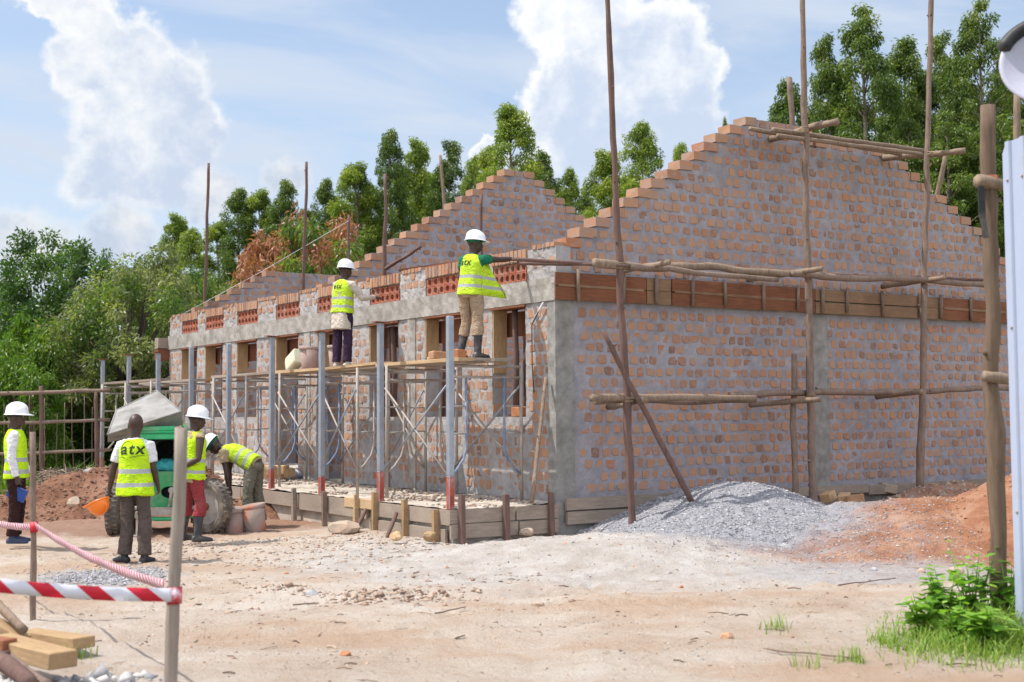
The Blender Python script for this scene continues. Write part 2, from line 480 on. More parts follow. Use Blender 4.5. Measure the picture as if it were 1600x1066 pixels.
def bricks(mb, fr, u0, u1, z0, z1, pitch=PITCHB, course=COURSE, w=.140, h=.117, skip=.03, mi=1, zoff=Z0, edge=.07, o=.006, phase=0, rnd=.16):
    k0 = int(math.ceil((z0 - zoff) / course - .01)); k = k0
    while zoff + k * course + h * .9 < z1 + .02:
        zc = zoff + k * course + course / 2
        n0 = int((u0) / pitch) - 1; n1 = int(u1 / pitch) + 2
        wav = .06 * noise.noise((k * 3.1, 1.7, .3))
        for n in range(n0, n1):
            uc = n * pitch + (.5 * pitch if k % 2 else 0) + random.uniform(-.018, .018) + phase + wav
            if uc - edge < u0 or uc + edge > u1 or random.random() < skip: continue
            lowf = .010 * noise.noise((uc * .6, zc * .8, 3))
            brick(mb, fr, uc, zc + lowf + random.uniform(-.008, .008), w * random.uniform(.80, 1.16), h * random.uniform(.82, 1.10), o, mi=mi, rnd=rnd)
        k += 1


LEN, WID = 15.72, 10.9
ZB0, ZB1 = 3.262, 3.585                       # ring beam
OPEN = [(.73, 1.6), (2.45, 3.58), (4.46, 5.5), (6.53, 7.6), (8.42, 9.5), (10.44, 11.52), (12.32, 13.38), (13.88, 14.9)]
DOOR = {3, 4}
SILL = 1.66
# long front wall below the beam
wall = MB()
edges = [0.0]
for a, b in OPEN: edges += [a, b]
edges.append(LEN)
PILL = [4.0, 8.0, 11.95]                      # plain concrete posts cast into the wall
for k in range(0, len(edges), 2):
    a, b = edges[k], edges[k + 1]
    slab(wall, FAC, a, b, .5, ZB0, .25, seed=2.2)
    bricks(wall, FAC, a + .02, b, .5, ZB0 - .06, skip=.05, o=.005, w=.138, h=.128, pitch=.172)
    if k + 1 < len(edges) - 1:
        pass
    # exposed jamb on the near side of each pier shows whole bricks
    if k > 0:
        bricks(wall, REV(a), .0, .27, .52 if (k // 2 - 1) in DOOR else SILL, ZB0 - .25, pitch=.25, w=.205, skip=.12, edge=.1, o=.008, phase=.0)
for i, (a, b) in enumerate(OPEN):
    if i in DOOR: continue
    slab(wall, FAC, a, b, .5, SILL, .25, seed=2.2)
    bricks(wall, FAC, a, b, .5, SILL - .05, skip=.10, o=.003, w=.132, h=.120, pitch=.172)
wall.build('front_wall', [M_MORTARF, M_BRICK], bld)
for t in PILL:
    pb = MB()
    slab(pb, lambda u, z, o: (-.018 - o, u, z), t - .13, t + .13, .5, ZB0, .03, amp=.006, seed=8)
    pb.build('cast_column', [M_CONC], bld)
# ring beam on the long wall and round the gable
rb = MB()
slab(rb, lambda u, z, o: (-.03 - o, u, z), -.03, LEN + .02, ZB0, ZB1, .28, amp=.012, step=.07, seed=4)
rb.build('ring_beam', [M_CONC], bld)
rb = MB()
slab(rb, lambda u, z, o: (u, -.012 - o, z), .262, WID, ZB0, ZB1 + .05, .24, amp=.008, step=.1, seed=6)
rb.build('ring_beam', [M_CONC], bld)
# piers, vents and the row of bricks on edge above the beam
VTOP, WTOP = 3.87, 4.03
up = MB()
VENT = [(a - .05, b - .02) for a, b in OPEN]
ve = [-.02]
for a, b in VENT: ve += [a, b]
ve.append(LEN)
for k in range(0, len(ve), 2):
    a, b = ve[k], ve[k + 1]
    slab(up, FAC, a, b, ZB1, WTOP - .01, .25, seed=12, amp=.016)
    bricks(up, FAC, a, b, ZB1 + .02, WTOP, skip=.16, zoff=ZB1 + .005, course=.147, w=.15, h=.12, pitch=.2, edge=.08)
for a, b in VENT:
    slab(up, FAC, a, b, VTOP, WTOP - .012, .25, seed=12, amp=.006)
    u = a + .05
    while u < b - .03:
        up.box((.112, u, (VTOP + WTOP) / 2 + .012 + random.uniform(-.004, .004)), (.275, .086, .165), Matrix.Rotation(random.uniform(-.03, .03), 3, 'X'), 1, .004)
        u += .103 + random.uniform(-.003, .004)
for k in range(0, len(ve), 2):
    a, b = ve[k], ve[k + 1]; u = a + .06
    while u < b - .05:
        if random.random() < .8: up.box((.112, u, WTOP + .012), (.26, .09, .06), Matrix.Rotation(random.uniform(-.04, .04), 3, 'Z'), 1, .005)
        u += .11
up.build('wall_head', [M_MORTARF, M_BRICK], bld)
for a, b in VENT:
    v = MB(); n = 6; w = (b - a - .05) / n; h = (VTOP - ZB1 - .012) / 2
    for r in range(2):
        for i in range(n):
            uc = a + .035 + w * (i + .5); zc = ZB1 + .008 + h * (r + .5)
            fo = -.012; base = len(v.v); K = 12
            ang_ = [2 * math.pi * (k + .5) / K for k in range(K)]
            sq = []
            for q in ang_:
                cx_, cy_ = math.cos(q), math.sin(q); sc_ = .5 / max(abs(cx_), abs(cy_)); sq.append((cx_ * sc_ * w * .97, cy_ * sc_ * h * .97))
            hole = [(math.cos(q) * w * .36, math.sin(q) * h * .40) for q in ang_]
            for x, y in sq: v.v.append(FAC(uc + x, zc + y, fo))
            for x, y in hole: v.v.append(FAC(uc + x, zc + y, fo))
            for x, y in hole: v.v.append(FAC(uc + x * .72, zc + y * .72, -.075))
            for k in range(K):
                k2 = (k + 1) % K
                for l in (0, 1):
                    v.f.append([base + l * K + k, base + l * K + k2, base + (l + 1) * K + k2, base + (l + 1) * K + k]); v.mi.append(0)
            v.box(FAC(uc, zc, -.05), (.02, w * .12, h * .74), None, 0)
    v.box(FAC((a + b) / 2, (ZB1 + VTOP) / 2 + .002, -.10), (.03, b - a - .03, VTOP - ZB1 - .01), None, 1)
    v.build('vent_grille', [M_TERRA, M_CONC_D], bld)

# gables: (left edge of each course) measured from the wall; peak courses are shorter
def stepped(fr_t, prof, zbase, name, fr=None, coping=True):
    """prof: list of (s_left, s_right) per course from zbase upward; None in the list leaves a gap"""
    g = MB(); F = lambda u, z, o: (u, fr_t - o, z)
    for k, spans in enumerate(prof):
        z = zbase + k * COURSE
        for a, b in (spans if isinstance(spans, list) else [spans]):
            nxt = prof[k + 1] if k + 1 < len(prof) else []
            slab(g, F, a, b, z, z + COURSE - (.0 if k + 1 < len(prof) else .02), .24, amp=.010, step=.041, seed=3.3)
            nx = nxt if isinstance(nxt, list) else [nxt]
            # header bricks
            n0 = int(a / PITCHB) - 1; n1 = int(b / PITCHB) + 2; wav = .07 * noise.noise((k * 2.7, 4.2, fr_t))
            for n in range(n0, n1):
                uc = n * PITCHB + (PITCHB / 2 if k % 2 else 0) + random.uniform(-.02, .02) + wav
                if uc - .2 < a or uc + .13 > b or random.random() < .02: continue
                brick(g, F, uc, z + COURSE / 2 + random.uniform(-.008, .008) + .008 * noise.noise((uc * .6, z, 9)), 141e-3 * random.uniform(.80, 1.14), .118 * random.uniform(.82, 1.10), .006)
            # whole bricks at the stepped ends and under open sky
            for e, sg in ((a, 1), (b, -1)):
                if e <= .01 or e >= WID - .02: continue
                L = random.uniform(.23, .27)
                g.box((e + sg * (L / 2 - .035), fr_t + .11, z + COURSE * .5 + .008), (L, .268, COURSE * .8), Matrix.Rotation(random.uniform(-.03, .03), 3, 'Z') @ Matrix.Rotation(random.uniform(-.02, .02), 3, 'Y'), 1, .007)
    return g.build(name, [M_MORTAR, M_BRICK], bld)

LEFT = [(-.02), .2, .43, .72, .99, 1.24, 1.5, 1.75, 2.05, 2.3, 2.57, 2.78, 3.02, 3.32, 3.64]
prof = []
zb = 3.655 + .001
NL = 2                                         # full courses under the first step
for k in range(NL): prof.append((.0, WID))
RIGHT = [10.6, 10.35, 10.05, 9.8, 9.5, 9.3, 9.0, 8.65, 8.35, 7.95, 7.65, 7.35]
for k, a in enumerate(LEFT[1:]):
    prof.append((a, RIGHT[k]) if k < 12 else ([(a, 5.05), (5.2, 6.75)] if k == 12 else [(a, 5.04)]))
PEAK_Z = zb + len(prof) * COURSE
stepped(0.0, prof, zb, 'gable_wall')
# middle gable: full triangle
prof = []
NL = 2; n = 17
for k in range(NL): prof.append((.0, WID))
for k in range(n):
    a = .25 + k * .258; b = 9.35 - k * .268
    if b - a < .45: b = a + .5
    prof.append((a, b))
stepped(7.85, prof, zb + .03, 'gable_wall')
# far gable, built only part of the way up
prof = [(.0, WID), (.0, WID)]
for k in range(8): prof.append((.25 + k * .3, 7.2))
stepped(15.45, prof, zb - .02, 'gable_wall')

# gable wall below the beam
gw = MB()
slab(gw, GAB, .24, WID, .5, ZB0, .24, seed=3.3, step=.05)
bricks(gw, GAB, .36, WID - .02, Z0, ZB0 - .03, skip=.02)
gw.build('end_wall', [M_MORTAR, M_BRICK], bld)
cc = MB()
slab(cc, lambda u, z, o: (u, -.02 - o, z), -.02, .30, .5, ZB0 - .002, .05, amp=.007, seed=7)
slab(cc, lambda u, z, o: (-.018 - o, u, z), -.02, .17, .5, ZB0 - .002, .03, amp=.008, seed=7.5)
cc.build('corner_column', [M_CONC_D], bld)
cc = MB()
slab(cc, lambda u, z, o: (u, -.015 - o, z), 5.02, 5.36, .5, ZB0 - .002, .04, amp=.007, seed=9)
cc.build('cast_column', [M_CONC_D], bld)
# inside: cross walls, back wall, floor
iw = MB()
for t in (7.85, 15.45):
    F = lambda u, z, o: (u, t - o, z)
    slab(iw, F, .26, WID - .26, .5, zb - .02, .24, seed=5, step=.12)
    bricks(iw, F, .3, WID - .3, Z0, zb - .05, skip=.03)
BK = lambda u, z, o: (WID - .25 - o, u, z)
slab(iw, BK, .26, LEN, .5, 3.9, .25, seed=6, step=.14)
bricks(iw, BK, .3, LEN - .1, Z0, 3.85, skip=.03)
PW = lambda u, z, o: (2.6 - o, u, z)
iw.build('inner_wall', [M_MORTAR, M_BRICK], bld)
fl = MB(); fl.box((WID / 2 + .1, LEN / 2, .28), (WID - .3, LEN - .1, .444)); fl.build('floor', [M_DUSTY], bld)
# concrete footing shows below the gable wall
ft = MB(); slab(ft, lambda u, z, o: (u, -.05 - o, z), -.06, WID, -.2, .505, .3, amp=.014, step=.08, seed=10)
ft.build('footing', [M_CONC_D], bld)
vf = MB()
base = len(vf.v); nx, ny = 26, 120
for j in range(ny + 1):
    for i in range(nx + 1):
        s = -1.68 + 1.66 * i / nx; t = -.03 + 15.9 * j / ny
        vf.v.append((s, t, .478 + .02 * noise.noise((s * 3, t * 3, 1)) + .012 * noise.noise((s * 11, t * 11, 2)) + (.045 * max(0, 1 - abs(s + .12) / .5) * (.5 + noise.noise((s, t * 1.3, 4)))) ))
for j in range(ny):
    for i in range(nx):
        q = j * (nx + 1) + i; vf.f.append([q, q + 1, q + nx + 2, q + nx + 1]); vf.mi.append(0)
vf.box((-.85, 7.92, .12), (1.64, 15.86, .62), None, 0)
vf.build('veranda_floor', [M_DUSTY], bld)

M_BOARD_JAMB = wood('jamb timber', (.26, .15, .075), (.50, .33, .18), (12, 12, 1.6), isl=.4)
# boards left in the openings: head soffit, jamb board, brown board across the head inside
for i, (a, b) in enumerate(OPEN):
    h = MB(); h.box((.12, (a + b) / 2, ZB0 - .022), (.30, b - a + .04, .03)); h.build('lintel_board', [M_BOARD_RED], bld)
    h = MB(); top = ZB0 - .04; low = top - (.62 if i in (1, 3, 5) else .75)
    if i == 0: low = 2.3
    h.box((.115, b - .03, (top + low) / 2), (.235, .028, top - low), None, 0, .004); h.build('jamb_board', [M_BOARD_JAMB], bld)
    h = MB(); h.box((.30, (a + b) / 2 - .05, ZB0 - .24), (.028, b - a + .3, .36), None, 0, .006)
    h.build('lintel_board', [M_BOARD_RED], bld)
# thin white conduit by the corner
h = MB(); h.tube([(-.06, .33, 3.12), (-.05, .5, 2.95), (-.05, .5, 2.4), (-.05, .46, 2.0)], .009, 6); h.build('cable', [M_DARK], bld, smooth=True)
h = MB(); h.tube([(-.05, .22, 3.24), (-.055, .33, 3.13), (-.05, .46, 3.0)], .014, 6); h.build('conduit', [plain('white plastic', (.6, .6, .6), .5)], bld, smooth=True)

# ------------------------------------------------------------------ props, formwork and boards on the building
for i, (s, t, z1, rr) in enumerate([(.16, 1.22, 3.22, .045), (.18, 4.95, 3.2, .05), (.2, 5.12, 3.2, .035), (.16, 12.75, 3.2, .04)]):
    mb = MB(); p = Vector((0, 0, 0)); mb.tube([(0, 0, 0), (.02, .01, .7), (-.01, 0, 1.3), (.0, .02, z1 - (SILL + .012))], rr, 8, wob=.08)
    o = mb.build('timber_prop', [M_POLE_D], None, W(s, t, SILL + .004), smooth=True); o.rotation_euler.z = YAW
    tag(o, ['crooked dark timber prop in the window opening nearest the corner column', 'thicker of two timber props in the opening behind the left scaffold worker', 'thinner of two timber props in the opening behind the left scaffold worker', 'timber prop in the second window opening from the far end of the long wall'][i], 'prop', 'timber props under the ring beam')

# reddish boards nailed round the gable end of the ring beam
fw = thing('beam_formwork', 'reddish plank formwork held by short cleats along the gable ring beam', 'formwork', W(0, -.06, ZB0), YAW)
segs = [(-.06, 1.55, 0), (1.56, 2.02, 1), (2.03, 5.0, 0), (5.01, 7.62, 1), (7.63, 8.1, 1), (8.11, WID, 0)]
for a, b, k in segs:
    for z0, hh in ((.005, .19), (.20, .19)):
        if k == 0 and z0 < .1: pass
        mb = MB(); off = random.uniform(-.015, .015)
        mb.box(((a + b) / 2, -.012 + random.uniform(-.004, .004), z0 + hh / 2 + off * .3), (b - a - .01, .026, hh - .008 + off * .3), Matrix.Rotation(random.uniform(-.004, .004), 3, 'Y'), 0, .003)
        mb.build('board', [M_BOARD_RED if k == 0 else M_BOARD_TAN], fw)
    if k == 0:
        mb = MB(); mb.box(((a + b) / 2, -.02, .2), (b - a - .1, .02, .035), Matrix.Rotation(.006, 3, 'Y'), 0, .004); mb.build('board', [M_BOARD_TAN], fw)
u = .27
cl = [.3, 1.12, 1.72, 2.42, 3.05, 3.85, 4.6, 5.15, 5.72, 6.55, 7.5, 8.05, 8.85, 9.6, 10.4]
for u in cl:
    mb = MB(); l = random.uniform(.36, .46)
    mb.tube([(u, -.055, .43), (u + random.uniform(-.02, .02), -.05, .43 - l)], random.uniform(.024, .034), 7, wob=.1)
    mb.build('cleat', [M_POLE_L if random.random() < .5 else M_POLE], fw, smooth=True)

bf = thing('base_formwork', 'grey weathered plank formwork along the foot of the gable wall', 'formwork', W(0, -.09, 0), YAW)
for a, b, z0, z1, yo in ((.06, 3.1, .39, .55, -.03), (.08, 1.55, .2, .37, -.02), (1.6, 3.9, .2, .36, -.024), (3.12, 6.1, .40, .54, -.024), (6.12, 10.6, .36, .52, -.02)):
    mb = MB(); mb.box(((a + b) / 2, yo, (z0 + z1) / 2), (b - a, .045, z1 - z0), None, 0, .006); mb.build('board', [M_BOARD_GREY], bf)

vfm = thing('veranda_formwork', 'grey plank formwork with short stakes around the veranda slab edge', 'formwork', W(-1.7, -.05, 0), YAW)
for a, b, z0, z1 in ((-.05, .95, .30, .475), (.97, 1.66, .30, .48), (-.04, 1.0, .1, .285), (1.02, 1.66, .1, .28)):      # gable side
    mb = MB(); mb.box(((a + b) / 2, -.022 + random.uniform(-.006, .006), (z0 + z1) / 2), (b - a, .04, z1 - z0), None, 0, .006); mb.build('board', [M_BOARD_GREY], vfm)
for t0, t1, z0, z1, ms in ((.0, 2.1, .27, .47, 0), (2.12, 3.0, .36, .49, 1), (2.3, 4.6, .22, .47, 0), (4.62, 7.0, .25, .46, 0), (7.02, 10.5, .25, .46, 0), (.1, 2.2, .04, .22, 0), (10.52, 15.6, .25, .46, 0)):
    mb = MB(); mb.box((-.025 + random.uniform(-.008, .008), (t0 + t1) / 2, (z0 + z1) / 2), (.04, t1 - t0, z1 - z0), None, 0, .006); mb.build('board', [M_BOARD_GREY if ms == 0 else M_BOARD], vfm)
for s, t, h, mm in ((.1, -.09, .62, M_POLE_D), (.78, -.09, .60, M_POLE_D), (1.5, -.09, .6, M_POLE_D), (-.08, .28, .42, M_BOARD_Y), (-.08, 1.1, .5, M_BOARD_Y), (-.08, 1.98, .56, M_BOARD_Y), (-.08, 2.55, .5, M_BOARD), (-.08, 3.6, .5, M_POLE), (-.08, 4.7, .5, M_BOARD_GREY), (-.08, 6.2, .5, M_POLE)):
    mb = MB(); mb.box((s, t, h / 2), (.07, .06, h + .1), Matrix.Rotation(random.uniform(-.05, .05), 3, 'X'), 0, .01); mb.build('stake', [mm], vfm)
for t, dt in ((1.3, .75), (2.2, .6)):
    mb = MB(); mb.tube([(-.1, t, .36), (-.42, t - dt * .35, .0)], .03, 7, wob=.1); mb.build('brace', [M_POLE_D], vfm, smooth=True)

# veranda posts
for k in range(9):
    t = .12 + 1.93 * k; zb_ = .46; H = 2.53 + (.03 if k % 2 else 0)
    root = thing('steel_post', None, 'post', W(-1.62, t, zb_), YAW, 'veranda posts')
    mb = MB(); b_ = .048
    for za, zc_, mi in ((0, .02, 0), (.02, random.uniform(.24, .44), 1), (None, H, 0)):
        pass
    zr = random.choice((.26, .3, .36, .44)); 
    mb.box((0, 0, zr / 2), (.084, .084, zr), None, 1); mb.box((0, 0, (zr + H) / 2), (.082, .082, H - zr), None, 0)
    mb.build('tube', [M_GALV, M_REDOX], root, bevel=.008)
    if k in (2, 3, 6, 7, 8) or k == 1:
        mb = MB(); mb.box((0, 0, H + .006), (.22, .16, .012), Matrix.Rotation(.05, 3, 'Y')); mb.build('top_plate', [M_RUST], root)
    mb = MB(); mb.box((0, 0, .004), (.2, .2, .012)); mb.build('base_plate', [M_RUST], root)
    root['label'] = ['square steel veranda post nearest the building corner with large red patch at its foot',
        'square steel post in front of the purple trousered scaffold worker', 'square steel post in front of the two tubs on the scaffold', 'square steel post beside the bending worker',
        'square steel post right of the mixer between red trousered and bending workers', 'square steel post rising behind the helmet of the red trousered worker', 'square steel post above the grey mixer hopper, third from the far end',
        'square steel post second from the far end above the left of the grey hopper', 'square steel post at the far left end of the veranda, standing alone by the trees'][k]

# welded tube scaffold along the veranda
TS = 1.93
def h_frame(root, s0, s1, t, blue, H=TS):
    lt = local(root); z0 = .49
    f = MB()
    def P(s, z): return lt(W(s, t, z0 + z))
    for s in (s0, s1): f.tube([P(s, 0), P(s, H)], .024, 8)
    f.tube([P(s0, H - .06), P(s1, H - .06)], .021, 8); f.tube([P(s0, H - .21), P(s1, H - .21)], .018, 8)
    fr = f.build('frame', [M_SCAF_B if blue == 2 else M_SCAF], root, smooth=True)
    w = s1 - s0
    for e, sg in ((s0, 1), (s1, -1)):
        g = MB(); x = e + sg * w * .24
        g.tube([P(x, H - .21), P(x, .75), P(e + sg * w * .20, .6), P(e + sg * w * .10, .45), P(e, .36)], .018, 8)
        a = g.build('inner_tube', [M_SCAF_B if blue else M_SCAF], root, smooth=True)
        for z in (1.32, .95):
            g = MB(); g.tube([P(e, z), P(x, z)], .014, 6); g.build('rung', [M_SCAF], root, smooth=True)
def cross(root, s, t0, t1, H=TS, mm=None):
    lt = local(root); z0 = .49
    for za, zb_ in ((1.6, .42), (.42, 1.6)):
        g = MB(); g.tube([lt(W(s - .03, t0, z0 + za)), lt(W(s - .03 - .012 * (za > 1), t1, z0 + zb_))], .0145, 6)
        g.build('cross_brace', [M_SCAF if za < 1 else M_GALV], root, smooth=True)
S0, S1 = -1.35, -.16
for lab, ts in (('tube scaffold bay carrying the khaki trousered worker nearest the corner', (.62, 2.36)), ('tube scaffold bay carrying the purple trousered worker and tubs', (3.3, 4.5, 6.2)), ('shorter tube scaffold bay with cross braces left of the tubs', (7.7, 9.3))):
    root = thing('tube_scaffold', lab, 'scaffold', W((S0 + S1) / 2, ts[0], .49), YAW, 'tube scaffold bays')
    for i, t in enumerate(ts): h_frame(root, S0, S1, t, 0 if (i + len(ts)) % 3 == 0 else 1)
    for t0, t1 in zip(ts, ts[1:]): cross(root, S0, t0, t1); cross(root, S1, t0, t1)
root = thing('tube_scaffold', 'bare tube scaffold bay at the far end of the veranda behind the grey hopper', 'scaffold', W(-.9, 11.9, .49), YAW, 'tube scaffold bays')
for t in (11.9, 13.6, 15.3): h_frame(root, -1.7, -.4, t, 0)
cross(root, -1.7, 11.9, 13.6); cross(root, -.4, 13.6, 15.3)

def board(t0, t1, s, w, z, lab, mm=None, h=.045, dz=0):
    mb = MB(); L = t1 - t0
    mb.box((0, 0, 0), (w, L, h), Matrix.Rotation(math.atan2(dz, L), 3, 'X'), 0, .006)
    o = mb.build('scaffold_board', [mm or M_BOARD_GREY], None, W(s, (t0 + t1) / 2, z + h / 2 + abs(dz) / 2)); o.rotation_euler.z = YAW
    return tag(o, lab, 'board', 'boards on the tube scaffold')
ZP = .49 + TS
board(.35, 2.72, -1.22, .25, ZP, 'outer pale plank under the khaki trousered worker and loose bricks', M_BOARD)
board(.4, 2.6, -.93, .27, ZP + .004, 'middle plank under the khaki trousered worker')
board(.38, 2.66, -.62, .27, ZP, 'inner plank nearest the wall under the khaki trousered worker')
board(2.73, 4.46, -1.2, .28, ZP, 'pale plank bridging the two scaffold bays in the middle', M_BOARD, dz=-.03)
board(2.9, 4.46, -.88, .28, ZP, 'grey plank behind the pale one bridging two scaffold bays')
board(4.48, 6.5, -1.2, .28, ZP, 'outer plank under the purple trousered worker and tubs', M_BOARD)
board(4.47, 6.55, -.88, .29, ZP, 'middle plank under the purple trousered worker and tubs')
board(4.5, 6.45, -.56, .27, ZP + .002, 'inner plank nearest the wall behind the tubs')
board(6.6, 9.6, -1.15, .28, ZP - .0, 'outer plank on the scaffold bay left of the tubs')
board(6.62, 9.5, -.8, .28, ZP, 'inner plank on the scaffold bay left of the tubs under the jerrycan')
board(11.7, 15.5, -1.5, .28, ZP, 'outer plank on the far scaffold bay behind the hopper')
board(11.8, 15.4, -.7, .28, ZP, 'inner plank on the far scaffold bay behind the hopper')

# ------------------------------------------------------------------ ground
def sm(x, a, b):
    x = max(0, min(1, (x - a) / (b - a))); return x * x * (3 - 2 * x)
_r = random.Random(8); FEET = []
for q in range(9):
    fx, fy, fa = _r.uniform(-4, 5), _r.uniform(9, 14), _r.uniform(0, 6.28)
    for k in range(7):
        fx += .62 * math.cos(fa); fy += .62 * math.sin(fa); fa += _r.uniform(-.2, .2); sd = .1 if k % 2 else -.1
        FEET.append((fx - sd * math.sin(fa), fy + sd * math.cos(fa), fa))
def gheight(x, y):
    h = .05 * noise.noise((x * .25, y * .25, 0)) + .025 * noise.noise((x * .8, y * .8, 3))
    k = sm(y, 60, 30)
    if y < 45:
        h += .022 * noise.noise((x * 2.3, y * 1.2, 5)) + .016 * noise.noise((x * 6, y * 3.2, 7)) + .011 * noise.noise((x * 15, y * 10, 9)) + .03 * max(0, noise.noise((x * 1.1, y * .8, 12)) - .2) * (noise.noise((x * 11, y * 8, 4)) + .5)
        # wheel ruts that run across the yard
        r = y - 10.9 - .12 * x - .3 * math.sin(x * .35)
        h -= .055 * math.exp(-(r / .2) ** 2) + .045 * math.exp(-((r - 1.7) / .25) ** 2)
        h += .028 * sm(noise.noise((x * 1.3, y * 1.5, 31)), .15, .5) * (noise.noise((x * 9, y * 7, 21)) + .5 * noise.noise((x * 23, y * 16, 22)))
        for fx, fy, fa in FEET:
            ddx, ddy = x - fx, y - fy
            if abs(ddx) < .3 and abs(ddy) < .3:
                u = ddx * math.cos(fa) + ddy * math.sin(fa); w = -ddx * math.sin(fa) + ddy * math.cos(fa); e = math.hypot(u / .16, w / .065)
                h += -.034 * max(0, 1 - e ** 3) + .014 * math.exp(-((e - 1.25) / .25) ** 2)
        # trampled clods in the middle of the yard
        d = math.hypot((x + 1.15) / 1.0, (y - 12.5) / .7); h += .07 * max(0, 1 - d) * (.4 + noise.noise((x * 9, y * 7, 2)) + .6 * noise.noise((x * 21, y * 17, 2)))
        d = math.hypot((x + 2.2) / .4, (y - 12.9) / .35); h += .08 * max(0, 1 - d) * (.6 + noise.noise((x * 12, y * 9, 6)))
        # ground banks up a little against the slab
        h += .10 * sm(y, 13.5, 18.5) * sm(x, -4.5, -1.5)
    return h - .01
def grid_mesh(x0, x1, y0, y1, nx, ny, fn, name, mm):
    xs = np.linspace(x0, x1, nx); ys = np.linspace(y0, y1, ny)
    v = [(x, y, fn(x, y)) for y in ys for x in xs]
    i = np.arange(nx - 1)[None, :] + np.arange(ny - 1)[:, None] * nx
    f = np.stack([i, i + 1, i + nx + 1, i + nx], -1).reshape(-1, 4)
    return np_mesh(name, v, f, mm, smooth=True)

m_, t, b = mat('yard earth', .97, .08); v = coords(t)
n1 = t.noise(v, .32, 6, .6, dist=.3); n2 = t.noise(v, 1.6, 8, .65); n3 = t.noise(v, 14, 8, .7); n4 = t.noise(stretch(t, v, (.5, 2.2, 1)), .9, 6, .6)
c = t.ramp(t.math('ADD', t.math('MULTIPLY', n1, .5), t.math('ADD', t.math('MULTIPLY', n2, .32), t.math('MULTIPLY', n4, .2))), [(.33, (.32, .21, .15)), (.44, (.475, .37, .29)), (.55, (.565, .485, .41)), (.67, (.635, .58, .52))])
c = t.mix(t.math('MULTIPLY', t.smooth(n3, .54, .72), .5), c, (.27, .175, .125))
c = t.mix(t.math('MULTIPLY', t.smooth(t.noise(v, 2.6, 9, .75), .60, .70), .55), c, (.36, .355, .36))           # grey chippings trodden in
c = t.mix(t.math('MULTIPLY', t.smooth(t.noise(stretch(t, v, (.7, 2, 1)), 1.2, 9, .7), .6, .72), .6), c, (.33, .215, .15))
ps_ = t.node('ShaderNodeSeparateXYZ'); t.put(ps_.inputs[0], v); wn = t.math('MULTIPLY', t.math('SUBTRACT', t.noise(v, 1.3, 8, .7), .5), 1.1)
def spot(cx, cy, rx, ry, col_, amt, c):
    u = t.math('DIVIDE', t.math('SUBTRACT', ps_.outputs[0], cx), rx); w = t.math('DIVIDE', t.math('SUBTRACT', ps_.outputs[1], cy), ry)
    d = t.math('ADD', t.math('SQRT', t.math('ADD', t.math('MULTIPLY', u, u), t.math('MULTIPLY', w, w))), wn)
    return t.mix(t.math('MULTIPLY', t.smooth(d, 1.25, .75), amt), c, col_)
# what has been spilled round the heaps
c = t.mix(t.math('MULTIPLY', t.smooth(t.noise(stretch(t, v, (.6, 1.2, 1)), .55, 7, .62), .47, .64), .7), c, (.47, .32, .22))
redc = t.ramp(t.noise(v, 2.2, 8, .65), [(.36, (.27, .115, .06)), (.5, (.37, .175, .10)), (.64, (.45, .26, .17))])
grvc = t.ramp(t.noise(v, 6, 9, .7), [(.34, (.24, .24, .265)), (.5, (.33, .33, .36)), (.66, (.43, .43, .455))])
sndc = t.ramp(t.noise(v, 2.4, 9, .7), [(.34, (.40, .35, .305)), (.5, (.495, .45, .415)), (.66, (.575, .54, .51))])
mixc = t.mix(t.smooth(t.noise(v, 3.4, 9, .75), .47, .66), redc, t.mix(.35, grvc, redc))
c = spot(1.2, 15.3, 3.9, 2.4, sndc, .95, c)
c = spot(5.5, 16.3, 2.9, 2.7, mixc, .92, c)
c = spot(4.0, 13.9, 1.6, .8, t.mix(.5, grvc, sndc), .75, c)
c = spot(6.6, 20.6, 2.6, 1.7, mixc, .9, c)
c = spot(7.3, 16.3, 2.4, 2.7, redc, .97, c)
c = spot(9.1, 21.3, 2.0, 1.7, redc, .95, c)
c = spot(2.85, 18.1, 1.95, 2.6, grvc, .97, c)
c = spot(-6.5, 20.5, 4.0, 2.2, (.27, .14, .09), .8, c)
c = spot(-4.35, 13.9, .8, .9, (.40, .395, .40), .7, c)
t.l.new(c, b.inputs['Base Color'])
vor = t.node('ShaderNodeTexVoronoi'); t.put(vor.inputs['Vector'], v); vor.inputs['Scale'].default_value = 55
bump(t, b, t.math('ADD', t.noise(v, 11, 10, .75), t.math('MULTIPLY', vor.outputs['Distance'], -.12)), 1.0, .07)
M_EARTH = m_
M_SAND = M_GRAV = M_RED = M_REDG = m_
m_, t, b = mat('field', .97, .05); v = coords(t)
c = t.ramp(t.noise(v, .5, 7, .65), [(.38, (.20, .13, .085)), (.5, (.09, .12, .03)), (.65, (.13, .19, .04))])
t.l.new(c, b.inputs['Base Color']); bump(t, b, t.noise(v, 4, 8, .7), .8, .1)
M_FIELD = m_
g = link('ground', grid_mesh(-14, 14, 6.6, 31, 560, 520, gheight, 'ground', M_EARTH)); tag(g, kind='structure')
# the wide ground under and beyond the yard, to the horizon
v = []; f = []
rad = [0, 4, 9, 16, 24, 33, 45, 70, 120, 250, 600, 1500]; K = 48
for r in rad:
    for k in range(K):
        a = 2 * math.pi * k / K; v.append((r * math.cos(a), 14 + r * math.sin(a), -.14 if r < 27 else -.10))
f = [(i * K + k, i * K + (k + 1) % K, (i + 1) * K + (k + 1) % K, (i + 1) * K + k) for i in range(len(rad) - 1) for k in range(K)]
g = link('terrain', np_mesh('terrain', v, f, M_FIELD)); tag(g, kind='structure')


